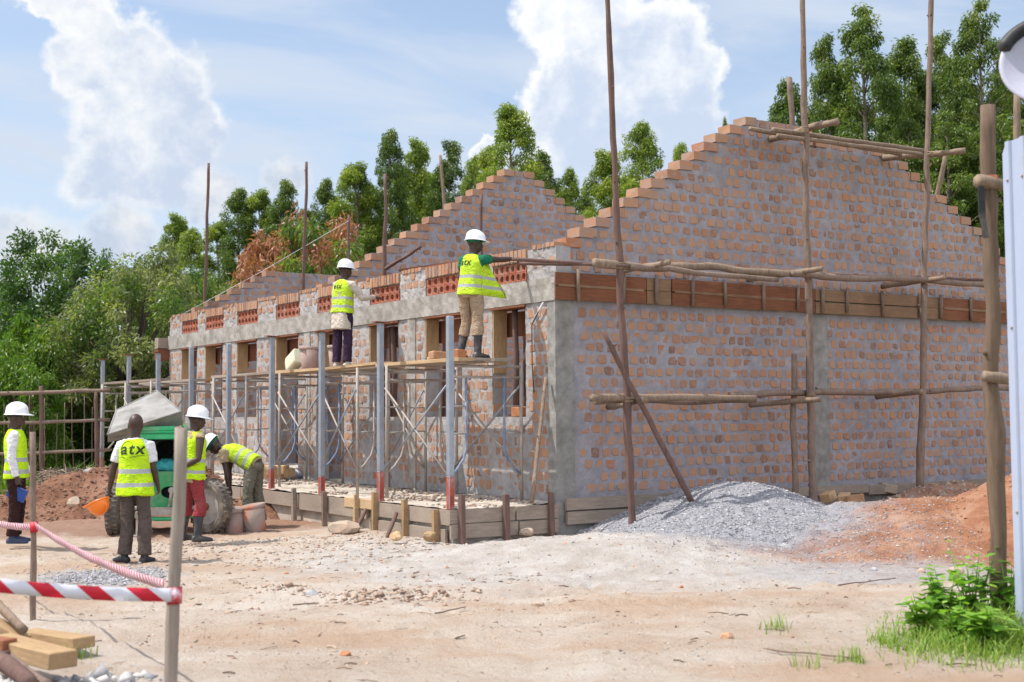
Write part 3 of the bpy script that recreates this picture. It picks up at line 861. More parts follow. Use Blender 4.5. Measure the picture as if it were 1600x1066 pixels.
def stones(n, place, r0, r1, seed, flat=.7):
    """many small angular stones as arrays"""
    rng = np.random.default_rng(seed)
    base = np.array([(1, 0, 0), (0, 1, 0), (-1, 0, 0), (0, -1, 0), (0, 0, 1), (0, 0, -1)], float)
    tri = np.array([(0, 1, 4), (1, 2, 4), (2, 3, 4), (3, 0, 4), (1, 0, 5), (2, 1, 5), (3, 2, 5), (0, 3, 5)])
    V = []; Fc = []
    for k in range(n):
        x, y, z = place(rng)
        r = r0 + (r1 - r0) * rng.random() ** 3
        a = rng.random() * 6.28; ca, sa = math.cos(a), math.sin(a)
        q = base * (r * rng.uniform(.55, 1.25, (6, 1))) + rng.normal(0, r * .22, (6, 3)); q[:, 2] *= flat
        q = np.stack([q[:, 0] * ca - q[:, 1] * sa, q[:, 0] * sa + q[:, 1] * ca, q[:, 2]], 1)
        V.append(q + (x, y, z)); Fc.append(tri + 6 * k)
    return np.concatenate(V), np.concatenate(Fc)
def stone_mat(name, stops, rough=.9):
    m_, t, b = mat(name, rough, .15)
    rnd = t.node('ShaderNodeNewGeometry').outputs['Random Per Island']
    c = t.ramp(rnd, stops); c = t.mix(t.math('MULTIPLY', t.noise(coords(t), 30, 5, .6), .3), c, (.30, .25, .2))
    t.l.new(c, b.inputs['Base Color']); bump(t, b, t.noise(coords(t), 60, 5, .6), .4, .01); return m_
M_CHIP = stone_mat('grey chippings', [(0, (.14, .145, .165)), (.4, (.255, .255, .285)), (.75, (.36, .36, .385)), (1, (.50, .50, .51))])
M_RUB = stone_mat('rubble', [(0, (.20, .12, .08)), (.3, (.40, .30, .22)), (.6, (.46, .40, .34)), (.8, (.30, .29, .28)), (.9, (.45, .20, .10)), (1, (.58, .52, .46))])
M_CLOD = stone_mat('earth clods', [(0, (.18, .075, .04)), (.5, (.31, .14, .075)), (1, (.42, .22, .13))])

M_CLODD = stone_mat('dark clods', [(0, (.09, .045, .028)), (.5, (.19, .095, .06)), (1, (.30, .18, .12))])
M_CLODP = stone_mat('pale clods', [(0, (.22, .14, .10)), (.5, (.34, .23, .17)), (1, (.46, .35, .27))])
# heaps: one smooth height function each, with stones strewn over its own surface
def heap(name, cx, cy, rx, ry, h, mm, label, cat, chips=None, seed=0, rot=0.0, rough=.05, pw=1.0, n=120, nch=5000, cs=(.012, .04), lobes=()):
    cr, sr = math.cos(rot), math.sin(rot)
    def fn(x, y):
        dx, dy = x - cx, y - cy
        u, w = (dx * cr + dy * sr) / rx, (-dx * sr + dy * cr) / ry
        d = math.hypot(u, w) * (1 + .16 * noise.noise((math.atan2(w, u) * 1.3, seed, 2)))
        q = max(0, 1 - d); z = h * (1.0 - math.sqrt(max(0, (1 - q) ** 2 + .018)) + .0) if pw == 1 else h * sm(q, 0, 1) ** pw
        for lx, ly, lr, lh in lobes:
            e = math.hypot(x - lx, y - ly) / lr; z = max(z, lh * sm(1 - e, 0, 1)) if e < 1 else z
        z += rough * (noise.noise((x * 1.7, y * 1.7, seed)) + .5 * noise.noise((x * 4.5, y * 4.5, seed)) + .3 * noise.noise((x * 12, y * 12, seed))) * sm(d, 1.02, .75)
        return z + gheight(x, y) - .04 - .1 * max(0, d - 1)
    R_ = max(rx, ry) * 1.05
    me = grid_mesh(cx - R_, cx + R_, cy - R_, cy + R_, n, n, fn, name, [mm] + ([chips] if chips else []))
    if chips:
        rng0 = np.random.default_rng(seed)
        def place(rng):
            while True:
                a = rng.random() * 6.28; d = math.sqrt(rng.random()) * 1.0
                u, w = d * math.cos(a) * rx, d * math.sin(a) * ry
                x, y = cx + u * cr - w * sr, cy + u * sr + w * cr
                z = fn(x, y)
                if z > gheight(x, y) - .02: return x, y, z
        V, F_ = stones(nch, place, cs[0], cs[1], seed)
        bm = bmesh.new(); bm.from_mesh(me)
        n0 = len(bm.verts); vs = [bm.verts.new(p) for p in V]
        for q in F_:
            ff = bm.faces.new([vs[i] for i in q]); ff.material_index = 1
        bm.to_mesh(me); bm.free()
    o = link(name, me); tag(o, label, cat); return o, fn
def soil(name, c0, c1, c2, sc=1.2, chip=None):
    m_, t, b = mat(name, .97, .05); v = coords(t)
    c = t.ramp(t.math('ADD', t.math('MULTIPLY', t.noise(v, sc, 7, .62), .6), t.math('MULTIPLY', t.noise(v, sc * 9, 6, .65), .4)), [(.36, c0), (.5, c1), (.64, c2)])
    if chip: c = t.mix(t.math('MULTIPLY', t.smooth(t.noise(v, .8, 5, .6), .45, .62), t.smooth(t.noise(v, 22, 5, .7), .4, .6)), c, chip)
    t.l.new(c, b.inputs['Base Color']); bump(t, b, t.noise(v, 18, 10, .72), .9, .05); return m_
M_DIRT = soil('brown dug earth', (.11, .055, .035), (.21, .105, .068), (.31, .18, .125), 1.4)
_, F_SAND = heap('sand_heap', 1.15, 15.6, 3.1, 2.1, .26, M_SAND, 'low pale spread of sand in front of the gravel pile', 'sand heap', M_RUB, 3, .15, .02, nch=500, cs=(.008, .03), pw=.8)
_, F_GRAV = heap('gravel_pile', 3.1, 18.05, 2.3, 2.6, .80, M_GRAV, 'pile of grey stone chippings against the gable wall', 'gravel pile', M_CHIP, 5, .35, .035, nch=22000, cs=(.009, .026), n=150, lobes=((2.95, 18.2, .9, .70),))
_, F_RED1 = heap('earth_mound', 5.4, 17.0, 2.9, 2.6, .55, M_REDG, 'gravel strewn low mound of red earth between gravel pile and steep red heap', 'earth mound', M_RUB, 8, .1, .06, nch=4200, cs=(.007, .024), pw=.7)
_, F_RED2 = heap('earth_heap', 7.35, 16.6, 3.0, 2.7, 1.32, M_RED, 'steep bare heap of red earth behind the wooden gate post', 'earth heap', M_CLOD, 9, 0, .05, nch=3600, cs=(.008, .035))
_, F_RED3 = heap('earth_bank', 6.9, 20.6, 2.4, 1.3, .5, M_REDG, 'low bank of reddish earth against the foot of the gable wall', 'earth bank', M_RUB, 10, .55, .05, nch=1500, cs=(.012, .05), pw=.7)
_, F_RED4 = heap('earth_bank', 9.1, 21.3, 1.9, 1.6, .95, M_RED, 'higher red earth bank by the wall foot partly hidden by the gate post', 'earth bank', M_CLOD, 12, .5, .05, nch=1000, cs=(.012, .05))
_, F_DIRT = heap('dirt_pile', -7.2, 23.2, 3.2, 1.9, .95, M_DIRT, 'lumpy brown pile of dug earth behind the mixer', 'dirt pile', M_CLODD, 14, .1, .14, nch=5000, cs=(.010, .055), lobes=((-6.0, 24.0, 1.3, 1.0),))
heap('dirt_pile', -4.0, 22.3, 1.5, 1.0, .6, M_DIRT, 'small red brown dirt pile beside the bending worker', 'dirt pile', M_CLODD, 15, .3, .07, nch=900, cs=(.015, .05))

# chippings and rubble lying about
def strewn(name, n, xr, yr, r0, r1, mm, seed, label, cat, dens=None, z=None):
    def place(rng):
        while True:
            x = rng.uniform(*xr); y = rng.uniform(*yr)
            if dens is None or rng.random() < dens(x, y): return x, y, (gheight(x, y) if z is None else z(x, y)) + r0 * .2
    V, F_ = stones(n, place, r0, r1, seed, .6)
    o = link(name, np_mesh(name, V, F_, mm)); return tag(o, label, cat, kind='stuff')
strewn('loose_chippings', 2600, (-5.0, -3.3), (12.8, 15.2), .008, .028, M_CHIP, 21, 'patch of grey chippings on the ground below the dotted tape', 'gravel', lambda x, y: math.exp(-(((x + 4.35) / .42) ** 2 + ((y - 13.9) / .6) ** 2)))
strewn('loose_rubble', 2600, (-5, 0.2), (12.5, 18.2), .005, .040, M_RUB, 22, 'scattered rubble and stones in front of the veranda', 'rubble', lambda x, y: sm(y, 13.5, 17) * .9 * (0 if (W(0, 0) - Vector((x, y, 0))).dot(D2) < -9 else 1) * (1 if (Vector((x, y, 0)) - CORNER).dot(D2) < -1.8 else (1 if (Vector((x, y, 0)) - CORNER).dot(D1) < -.2 else 0)))
strewn('small_stones', 6500, (-6, 6.5), (8.0, 16.5), .003, .021, M_RUB, 23, 'small stones and clods littering the bare yard', 'stones', lambda x, y: .10 + .9 * sm(noise.noise((x * .7, y * .9, 8)) + .4 * noise.noise((x * 2.7, y * 3.1, 1)), .02, .5))
strewn('stray_chippings', 5200, (.2, 7.5), (13.4, 17.6), .006, .02, M_CHIP, 26, 'stray grey chippings spilled over sand and red earth below the pile', 'gravel', lambda x, y: math.exp(-(((x - 3.9) / 1.9) ** 2 + ((y - 15.9) / 1.3) ** 2)), lambda x, y: max(gheight(x, y), F_RED1(x, y), F_GRAV(x, y), F_SAND(x, y)))
strewn('dug_clods', 900, (-3.4, .6), (11.3, 14.2), .006, .05, M_CLODP, 27, 'brown clods of dug earth on the trampled middle of the yard', 'earth clods', lambda x, y: max(math.exp(-(((x + 1.15) / .55) ** 2 + ((y - 12.5) / .35) ** 2)), .9 * math.exp(-(((x + 2.25) / .2) ** 2 + ((y - 12.9) / .18) ** 2)), .02))
_r = random.Random(12); mb = MB()
for q in range(260):
    x, y = _r.uniform(-5.5, 5.5), _r.uniform(8.2, 17); a = _r.uniform(0, 3.14); L = _r.uniform(.03, .22) * _r.random() + .03; z = gheight(x, y) + .006
    mb.tube([(x, y, z), (x + L * .5 * math.cos(a), y + L * .5 * math.sin(a) + _r.uniform(-.01, .01), z + .006), (x + L * math.cos(a + .2), y + L * math.sin(a + .2), z)], _r.uniform(.002, .006), 4)
tag(mb.build('litter', [wood('dry chips', (.12, .08, .06), (.45, .35, .26), isl=.9)], None), 'bits of twig and wood chips littering the bare yard', 'litter', kind='stuff')
vz = lambda x, y: .49
def onv(x, y):
    q = Vector((x, y, 0)) - CORNER; s, tt = q.dot(D2), q.dot(D1)
    return 1.0 if -1.6 < s < -.06 and 0 < tt < 15 and noise.noise((s * 1.5, tt * 1.1, 1)) + (.5 if s > -.5 else -.05) > 0 else 0
strewn('veranda_rubble', 3000, (-11, 1), (16.5, 30), .008, .05, M_RUB, 24, 'mortar crumbs and rubble on the veranda slab', 'rubble', onv, vz)

# ------------------------------------------------------------------ people
def skin_mat(name, c):
    m_, t, b = mat(name, .48, .45); v = coords(t)
    t.l.new(t.ramp(t.noise(v, 9, 5, .6), [(.3, tuple(x * .8 for x in c)), (.7, tuple(x * 1.25 for x in c))]), b.inputs['Base Color'])
    bump(t, b, t.noise(v, 120, 4, .6), .15, .003); return m_
def cloth_mat(name, c, var=.15, dirt=None, amt=.4, rough=.95):
    m_, t, b = mat(name, rough, .1); v = coords(t)
    cc = t.ramp(t.noise(v, 6, 6, .6), [(.3, tuple(x * (1 - var) for x in c)), (.7, tuple(min(1, x * (1 + var)) for x in c))])
    if dirt: cc = t.mix(t.math('MULTIPLY', t.smooth(t.noise(v, 5, 7, .7), .5, .7), amt), cc, dirt)
    t.l.new(cc, b.inputs['Base Color'])
    bump(t, b, t.math('ADD', t.noise(stretch(t, v, (1, 1, 1.7)), 11, 4, .55, dist=1.2), t.math('MULTIPLY', t.noise(v, 160, 2, .5), .08)), .9, .05); return m_
M_SKIN = skin_mat('dark skin', (.050, .026, .018))
M_VEST = cloth_mat('hi-vis fabric', (.50, .77, .018), .10, (.42, .56, .07), .4, rough=.85)
M_VESTD = cloth_mat('dusty hi-vis fabric', (.50, .72, .04), .1, (.42, .46, .16), .5, rough=.85)
M_BAND = plain('reflective tape', (.33, .345, .35), .45, .1, 20, .1, .5, dirt=(.27, .27, .24), dirt_amt=.4)
M_WHITEC = cloth_mat('white cotton', (.72, .72, .74), .06)
M_CREAM = cloth_mat('cream cotton', (.56, .49, .42), .1, (.42, .34, .27), .5)
M_BEIGE = cloth_mat('beige cotton', (.36, .28, .17), .12, (.26, .2, .14), .4)
M_GREYT = cloth_mat('taupe trousers', (.105, .082, .072), .15)
M_BROWNT = cloth_mat('dark brown trousers', (.035, .018, .017), .15)
M_MAROON = cloth_mat('maroon trousers', (.27, .045, .05), .15, (.30, .17, .14), .4)
M_OLIVE = cloth_mat('olive grey trousers', (.16, .15, .115), .15, (.27, .25, .21), .5)
M_KHAKI = cloth_mat('khaki trousers', (.36, .265, .18), .12, (.28, .2, .15), .4)
M_PURPLE = cloth_mat('dark purple trousers', (.045, .027, .055), .15)
M_GREENC = cloth_mat('green cotton', (.02, .16, .09), .1)
M_SHOE = plain('dark shoe leather', (.02, .022, .032), .5, .2, 9, .1, .4, dirt=(.2, .16, .13), dirt_amt=.3)
M_SHOEB = plain('navy shoe', (.03, .045, .095), .6, .2, 9, .1, .4, dirt=(.2, .16, .13), dirt_amt=.3)
M_SHOEW = plain('pale shoe', (.5, .45, .38), .8, .2, 9, .1)
M_BOOT = plain('black rubber boot', (.022, .024, .030), .42, .2, 8, .1, .5, dirt=(.24, .2, .17), dirt_amt=.45, dscale=6)
M_HELM = plain('white helmet shell', (.78, .79, .82), .32, .03, 8, .02, .5, dirt=(.52, .47, .41), dirt_amt=.5, dscale=8)
M_HELMO = plain('orange helmet shell', (.85, .20, .015), .32, .05, 8, .02, .5)
M_EYE = plain('eye white', (.55, .5, .45), .3, .05)
M_HAIR = plain('cropped hair', (.012, .010, .010), .9, .2, 60, .4)
M_LOGO = plain('dark printed ink', (.03, .045, .02), .8, .1)
M_BLACKC = plain('black trim', (.02, .02, .02), .9, .1)


def fuse(mb, voxel, it=4, wr=0.0, fr=13.0, seed=0.0):
    """weld overlapping closed shells into one continuous surface and roughen it a little"""
    me = bpy.data.meshes.new('tmp'); me.from_pydata(mb.v, [], mb.f)
    bm = bmesh.new(); bm.from_mesh(me); bmesh.ops.recalc_face_normals(bm, faces=bm.faces); bm.to_mesh(me); bm.free()
    o = bpy.data.objects.new('tmp', me); COL.objects.link(o)
    r = o.modifiers.new('r', 'REMESH'); r.mode = 'VOXEL'; r.voxel_size = voxel
    s = o.modifiers.new('s', 'SMOOTH'); s.factor = .5; s.iterations = it
    dg = bpy.context.evaluated_depsgraph_get()
    res = bpy.data.meshes.new_from_object(o.evaluated_get(dg))
    bpy.data.objects.remove(o); bpy.data.meshes.remove(me)
    if wr:
        n = len(res.vertices); co = np.empty(n * 3, np.float32); no = np.empty(n * 3, np.float32)
        res.vertices.foreach_get('co', co); res.vertex_normals.foreach_get('vector', no)
        co = co.reshape(-1, 3); no = no.reshape(-1, 3)
        d = np.array([noise.noise((p[0] * fr + seed, p[1] * fr, p[2] * fr * .55 + 2 * p[0])) + .5 * noise.noise((p[0] * fr * 2.1, p[1] * fr * 2.1 + seed, p[2] * fr * 1.6)) for p in co], np.float32)
        co += no * (d * wr)[:, None]; res.vertices.foreach_set('co', co.ravel()); res.update()
    res.polygons.foreach_set('use_smooth', [True] * len(res.polygons))
    return res


def slots(me, mats, fn=None):
    me.materials.clear()
    for m_ in mats: me.materials.append(m_)
    if fn: me.polygons.foreach_set('material_index', [fn(p.center) for p in me.polygons])
    else: me.polygons.foreach_set('material_index', [0] * len(me.polygons))


def V(*a): return Vector(a)
def unit(*a): return Vector(a).normalized()


def hand(mb, wrist, f, n, thumb_side, curl=.5, sc=1.0):
    """palm, four jointed fingers of unequal length and an opposed thumb"""
    f = f.normalized(); n = (n - f * n.dot(f)).normalized(); s = f.cross(n) * thumb_side
    secs = []
    for d, w, h in ((-.012, .024, .021), (.02, .034, .019), (.055, .041, .016), (.088, .040, .0135), (.098, .034, .011)):
        secs.append((wrist + f * d * sc, s, n, w * sc, h * sc))
    mb.loft(secs, 12)
    for k, (off, L, r) in enumerate(((.029, .068, .0088), (.010, .077, .0092), (-.010, .072, .0088), (-.028, .056, .0080))):
        p = wrist + (f * (.088 - .004 * (k == 3)) + s * off) * sc; pts = [p - f * .015]; ang_ = .12 + .08 * k * curl
        d = f.copy()
        for seg in (.44, .32, .24):
            ang_ += curl * (.75 if seg == .44 else .9) * (1 + .12 * k)
            d = f * math.cos(ang_) + n * math.sin(ang_); p = p + d * L * seg * sc; pts.append(p)
        mb.tube(pts, [r * sc * 1.05, r * sc, r * sc * .93, r * sc * .78], 8)
    p = wrist + (f * .022 + s * .028) * sc
    a = (f * .62 + s * .62 + n * .45).normalized(); b_ = (f * .85 + s * .15 + n * .55 * (1 + curl * .5)).normalized()
    mb.tube([p - a * .015, p + a * .034 * sc, p + a * .034 * sc + b_ * .03 * sc, p + a * .034 * sc + b_ * .052 * sc], [.0135 * sc, .0115 * sc, .010 * sc, .0075 * sc], 8)


def helmet_mb(mb, c, X, Y, Z, k=1.0):
    """hard hat: shell with ridges, rolled rim and a peak towards Y"""
    n, rows = 28, 8; base = len(mb.v)
    def pt(a, t, e=0.0):
        w, d, h = (.112 + e) * k, (.136 + e) * k, (.135 + e) * k
        return c + X * (math.cos(a) * math.cos(t) * w) + Y * (math.sin(a) * math.cos(t) * d) + Z * (math.sin(t) ** .9 * h)
    for lay in (0, -.006):
        for j in range(rows):
            t = (math.pi / 2 * .985) * j / (rows - 1)
            for i in range(n): mb.v.append(tuple(pt(2 * math.pi * i / n, t, lay)))
    for lay in (0, 1):
        o = base + lay * rows * n
        for j in range(rows - 1):
            for i in range(n):
                i2 = (i + 1) % n; q = [o + j * n + i, o + j * n + i2, o + (j + 1) * n + i2, o + (j + 1) * n + i]
                mb.f.append(q if lay == 0 else q[::-1]); mb.mi.append(0)
        top = [o + (rows - 1) * n + i for i in range(n)]; mb.f.append(top if lay == 0 else top[::-1]); mb.mi.append(0)
    # brim, widest at the peak
    b0 = len(mb.v)
    for zo in (0.004, -.004):
        for i in range(n):
            a = 2 * math.pi * i / n; mb.v.append(tuple(pt(a, 0) + Z * zo))
        for i in range(n):
            a = 2 * math.pi * i / n; fr = max(0, math.sin(a)) ** 1.5; e = .014 + .050 * fr
            mb.v.append(tuple(pt(a, 0, e) - Z * (.010 + .012 * fr) * k + Z * zo))
    for i in range(n):
        i2 = (i + 1) % n
        mb.f.append([b0 + i, b0 + n + i, b0 + n + i2, b0 + i2]); mb.mi.append(0)
        mb.f.append([b0 + 2 * n + i2, b0 + 3 * n + i2, b0 + 3 * n + i, b0 + 2 * n + i]); mb.mi.append(0)
        mb.f.append([b0 + n + i, b0 + 3 * n + i, b0 + 3 * n + i2, b0 + n + i2]); mb.mi.append(0)
    for off, r in ((0, .012), (.034, .007), (-.034, .007)):
        path = []
        for j in range(13):
            t = math.pi * (.10 + .80 * j / 12)
            d, h = .136 * k * math.sqrt(max(.01, 1 - (off / .112) ** 2)), .135 * k * math.sqrt(1 - (off / .112) ** 2)
            path.append(c + X * off * k + Y * math.cos(t) * d + Z * (math.sin(t) ** .9 * h + .001))
        mb.tube(path, [r * .4] + [r] * 11 + [r * .4], 8)


def person(label, loc, rz, pose, fit, H=1.74, group=None, seed=0):
    root = thing('person', label, 'person', loc, rz, group)
    k = H / 1.74
    T = pose.get('spine', V(0, 0, 1)).normalized()
    Xr = pose.get('xr', V(1, 0, 0)); Xr = (Xr - T * Xr.dot(T)).normalized(); Yf = T.cross(Xr)      # torso right and front
    legs = pose['legs']                                                  # (thigh dir, shin dir, foot dir) right, left
    Lth, Lsh, Lft = .43 * k, .42 * k, .085 * k
    hipc = V(0, 0, 0); hips = [V(.092 * k, 0, 0), V(-.092 * k, 0, 0)]
    kn = []; an = []
    for h, (a, b_, c_) in zip(hips, legs):
        kk = h + a.normalized() * Lth; kn.append(kk); an.append(kk + b_.normalized() * Lsh)
    z0 = -min(p.z for p in an) + Lft
    up = V(0, 0, z0)
    hipc += up; hips = [h + up for h in hips]; kn = [p + up for p in kn]; an = [p + up for p in an]
    off = V(0, 0, 0)
    if pose.get('centre', True):
        c_ = (an[0] + an[1]) / 2; off = V(-c_.x, -c_.y, 0)
        hipc += off; hips = [p + off for p in hips]; kn = [p + off for p in kn]; an = [p + off for p in an]
    def S(h, x=0, y=0): return hipc + (T * h + Xr * x + Yf * y) * k
    sh = [S(.452, .172), S(.452, -.172)]
    arms = pose['arms']                                                 # (upper dir, fore dir, palm normal, curl)
    el = []; wr = []
    for p, a in zip(sh, arms):
        e = p + a[0].normalized() * .295 * k; el.append(e); wr.append(e + a[1].normalized() * .25 * k)
    # head
    hd = pose.get('head', (V(0, 1, 0), T)); hz = hd[1].normalized(); hy = (hd[0] - hz * hd[0].dot(hz)).normalized(); hx = hy.cross(hz)
    nb = S(.53, 0, -.005); hc = nb + (T * .055 + hz * .10 + hy * .022) * k
    HM = Matrix((hx, hy, hz)).transposed() * 1.0; kb = k; k = k * 1.08
    b = MB()
    b.ball(hc + HM @ V(0, -.008, .025) * k, (.077 * k, .097 * k, .098 * k), 20, 14, HM)
    b.loft([(hc + HM @ V(0, y_, z_) * k, hx, hy, w * k, d * k) for y_, z_, w, d in ((.03, -.118, .022, .022), (.025, -.105, .042, .045), (.018, -.07, .060, .066), (.008, -.03, .068, .082), (0, .02, .072, .09))], 16)
    b.loft([(hc + HM @ V(0, y_, z_) * k, hx, hy, w * k, d * k) for y_, z_, w, d in ((.098, -.042, .017, .010), (.095, -.030, .016, .016), (.092, -.012, .010, .012), (.086, .012, .008, .010))], 10)
    b.ball(hc + HM @ V(0, .086, -.066) * k, (.026 * k, .014 * k, .009 * k), 12, 8, HM); b.ball(hc + HM @ V(0, .083, -.079) * k, (.022 * k, .013 * k, .009 * k), 12, 8, HM)
    b.ball(hc + HM @ V(0, .082, .022) * k, (.050 * k, .014 * k, .010 * k), 12, 8, HM)
    for sg in (1, -1):
        b.ball(hc + HM @ V(sg * .045, .066, -.022) * k, (.020 * k, .018 * k, .018 * k), 10, 8, HM)
        b.ball(hc + HM @ V(sg * .077, -.012, -.012) * k, (.010 * k, .020 * k, .031 * k), 10, 8, HM)
    k = kb; b.tube([nb - T * .07 * k, nb, hc + HM @ V(0, -.03, -.04) * k], [.066 * k, .057 * k, .056 * k], 14)
    k_hd = 1.10
    TS_ = [(-.06, .150, .105), (.05, .150, .10), (.17, .138, .096), (.30, .155, .108), (.40, .165, .110), (.45, .155, .092), (.50, .105, .074), (.545, .062, .058)]
    bow = pose.get('bow', 0.0)
    def sect(h, w, d, y=0): return (S(h, 0, y - bow * math.sin(max(0, min(1, h / .5)) * math.pi)), Xr, Yf, w * k, d * k)
    b.loft([sect(*s_) for s_ in TS_], 22, power=2.3)
    for i in (0, 1):
        sg = 1 if i == 0 else -1
        sp = S(.455, sg * .135); b.tube([sp, sh[i], sh[i].lerp(el[i], .35), sh[i].lerp(el[i], .75), el[i], el[i].lerp(wr[i], .25), el[i].lerp(wr[i], .7), wr[i]], [r * k for r in (.052, .056, .052, .043, .039, .043, .034, .027)], 12)
        hand(b, wr[i], arms[i][1].normalized(), arms[i][2], sg * (arms[i][4] if len(arms[i]) > 4 else 1), arms[i][3], k)
        b.tube([hips[i] + V(0, 0, .02), kn[i], kn[i].lerp(an[i], .3), an[i]], [r * k for r in (.088, .058, .055, .038)], 12)
    me = fuse(b, .0085, 3); slots(me, [M_SKIN]); link('body', me, root)
    eb = MB()
    for sg in (1, -1):
        eb2 = MB(); eb2.ball(hc + HM @ V(sg * .032, .0775, .0) * k, (.014 * k, .010 * k, .008 * k), 10, 8, HM); eb2.build('eye', [M_EYE], root, smooth=True)
    # shirt
    g = MB()
    hem = fit.get('shirt_hem', -.05)
    g.loft([sect(hem, .172, .125), sect(.02, .166, .118), sect(.17, .158, .114), sect(.30, .172, .124), sect(.40, .178, .122), sect(.45, .165, .104), sect(.50, .115, .086), sect(.528, .074, .068)], 22, power=2.3)
    sl_ = fit.get('sleeve', .8)
    for i in (0, 1):
        if sl_ <= 0: continue
        sg = 1 if i == 0 else -1; sp = S(.462, sg * .11)
        pts = [sp, sh[i]]; rr = [.058, .064]
        if sl_ <= 1: pts += [sh[i].lerp(el[i], sl_ * .55), sh[i].lerp(el[i], sl_)]; rr += [.066, .066]
        else: pts += [sh[i].lerp(el[i], .5), el[i], el[i].lerp(wr[i], .5), el[i].lerp(wr[i], .96)]; rr += [.064, .056, .050, .041]
        g.tube(pts, [r * k for r in rr], 14)
    me = fuse(g, .010, 3, .010, 11, seed); slots(me, [fit['shirt']]); link('shirt', me, root)
    # trousers
    g = MB(); fl_ = fit.get('loose', 1.0)
    g.loft([(hipc + T * (.12 * k), Xr, Yf, .158 * k, .115 * k), (hipc + T * (.05 * k), Xr, Yf, .170 * k, .125 * k), (hipc, Xr, V(0, 1, 0), .178 * k, .130 * k), (hipc - V(0, 0, .08 * k), V(1, 0, 0), V(0, 1, 0), .165 * k, .12 * k)], 22, power=2.4)
    cut = fit.get('cut', .97)
    for i in (0, 1):
        h0 = hips[i] + V(0, 0, .0)
        pts = [h0, hips[i].lerp(kn[i], .35), hips[i].lerp(kn[i], .75), kn[i], kn[i].lerp(an[i], .3)]; rr = [.096, .093, .080, .075, .073 * fl_]
        if cut > .3: pts += [kn[i].lerp(an[i], cut * .7), kn[i].lerp(an[i], cut)]; rr += [.070 * fl_, .073 * fl_]
        g.tube(pts, [r * k for r in rr], 14)
    me = fuse(g, .010, 3, .015, 9, seed + 3); slots(me, [fit['trousers']]); link('trousers', me, root)
    # shoes or boots
    for i in (0, 1):
        fd = legs[i][2]; fd = V(fd.x, fd.y, 0).normalized(); sx = fd.cross(V(0, 0, 1)); g = MB(); a = an[i]; zf = a.z - Lft
        bt = fit.get('boots'); e = 1.12 if bt else 1.0
        def fs(d, w, h, z): return (V(a.x, a.y, zf + z * k) + fd * d * k, sx, V(0, 0, 1), w * k * e, h * k * e)
        g.loft([fs(-.075, .028, .030, .036), fs(-.06, .036, .036, .038), fs(0, .039, .040, .042), fs(.07, .043, .036, .038), fs(.13, .047, .028, .030), fs(.175, .040, .024, .026), fs(.20, .020, .016, .022)], 14, power=2.8)
        top = kn[i].lerp(a, .18) if bt else kn[i].lerp(a, .92)
        g.tube([V(a.x, a.y, zf + .05 * k), a + V(0, 0, .03), top], [.046 * k * e, (.052 if bt else .044) * k, (.070 if bt else .043) * k], 14)
        me = fuse(g, .009, 3, .003 if bt else 0, 15, seed); slots(me, [fit['shoes']]); link('boot' if bt else 'shoe', me, root)
    # vest
    vh = fit.get('vest_hem', -.15); vw = fit.get('vest_w', .0)
    g = MB()
    g.loft([sect(vh, .200 + vw, .150 + vw * .7), sect(vh + .02, .200 + vw, .150 + vw * .7), sect(.05, .192 + vw * .8, .142), sect(.20, .184 + vw * .5, .134), sect(.32, .184, .136), sect(.405, .172, .132), sect(.455, .154, .112), sect(.498, .122, .096), sect(.522, .086, .080)], 24, power=2.6)
    me = fuse(g, .009, 4, .016, 5.0, seed + 7)
    bands = fit.get('bands', ((.03, .075), (-.10, -.055)))
    def bandfn(c):
        h = (c - hipc).dot(T) / k
        for lo, hi in bands:
            if lo < h < hi: return 1
        return 2 if h < vh + .006 else 0
    slots(me, [fit.get('vest', M_VEST), M_BAND, fit.get('vest', M_VEST)], bandfn)
    vest = link('safety_vest', me, root)
    bvh = BVHTree.FromPolygons([v.co[:] for v in me.vertices], [p.vertices[:] for p in me.polygons])
    info = dict(root=root, S=S, T=T, Xr=Xr, Yf=Yf, wr=wr, el=el, sh=sh, an=an, kn=kn, hips=hips, hc=hc, HM=HM, k=k, vest=vest, bvh=bvh, hipc=hipc)
    if fit.get('helmet'):
        g = MB(); helmet_mb(g, hc + hz * .043 * k, hx, hy, hz, k * 1.07); g.build('hard_hat', [M_HELM], root, smooth=True)
        g = MB()
        g.loft([(hc + HM @ V(0, -.012, z_) * k, hx, hy, w * k, d * k) for z_, w, d in ((.005, .088, .108), (.045, .093, .114))], 20)
        g.build('head_band' , [fit.get('band', M_BLACKC)], root, smooth=True)
    else:
        g = MB()
    return info


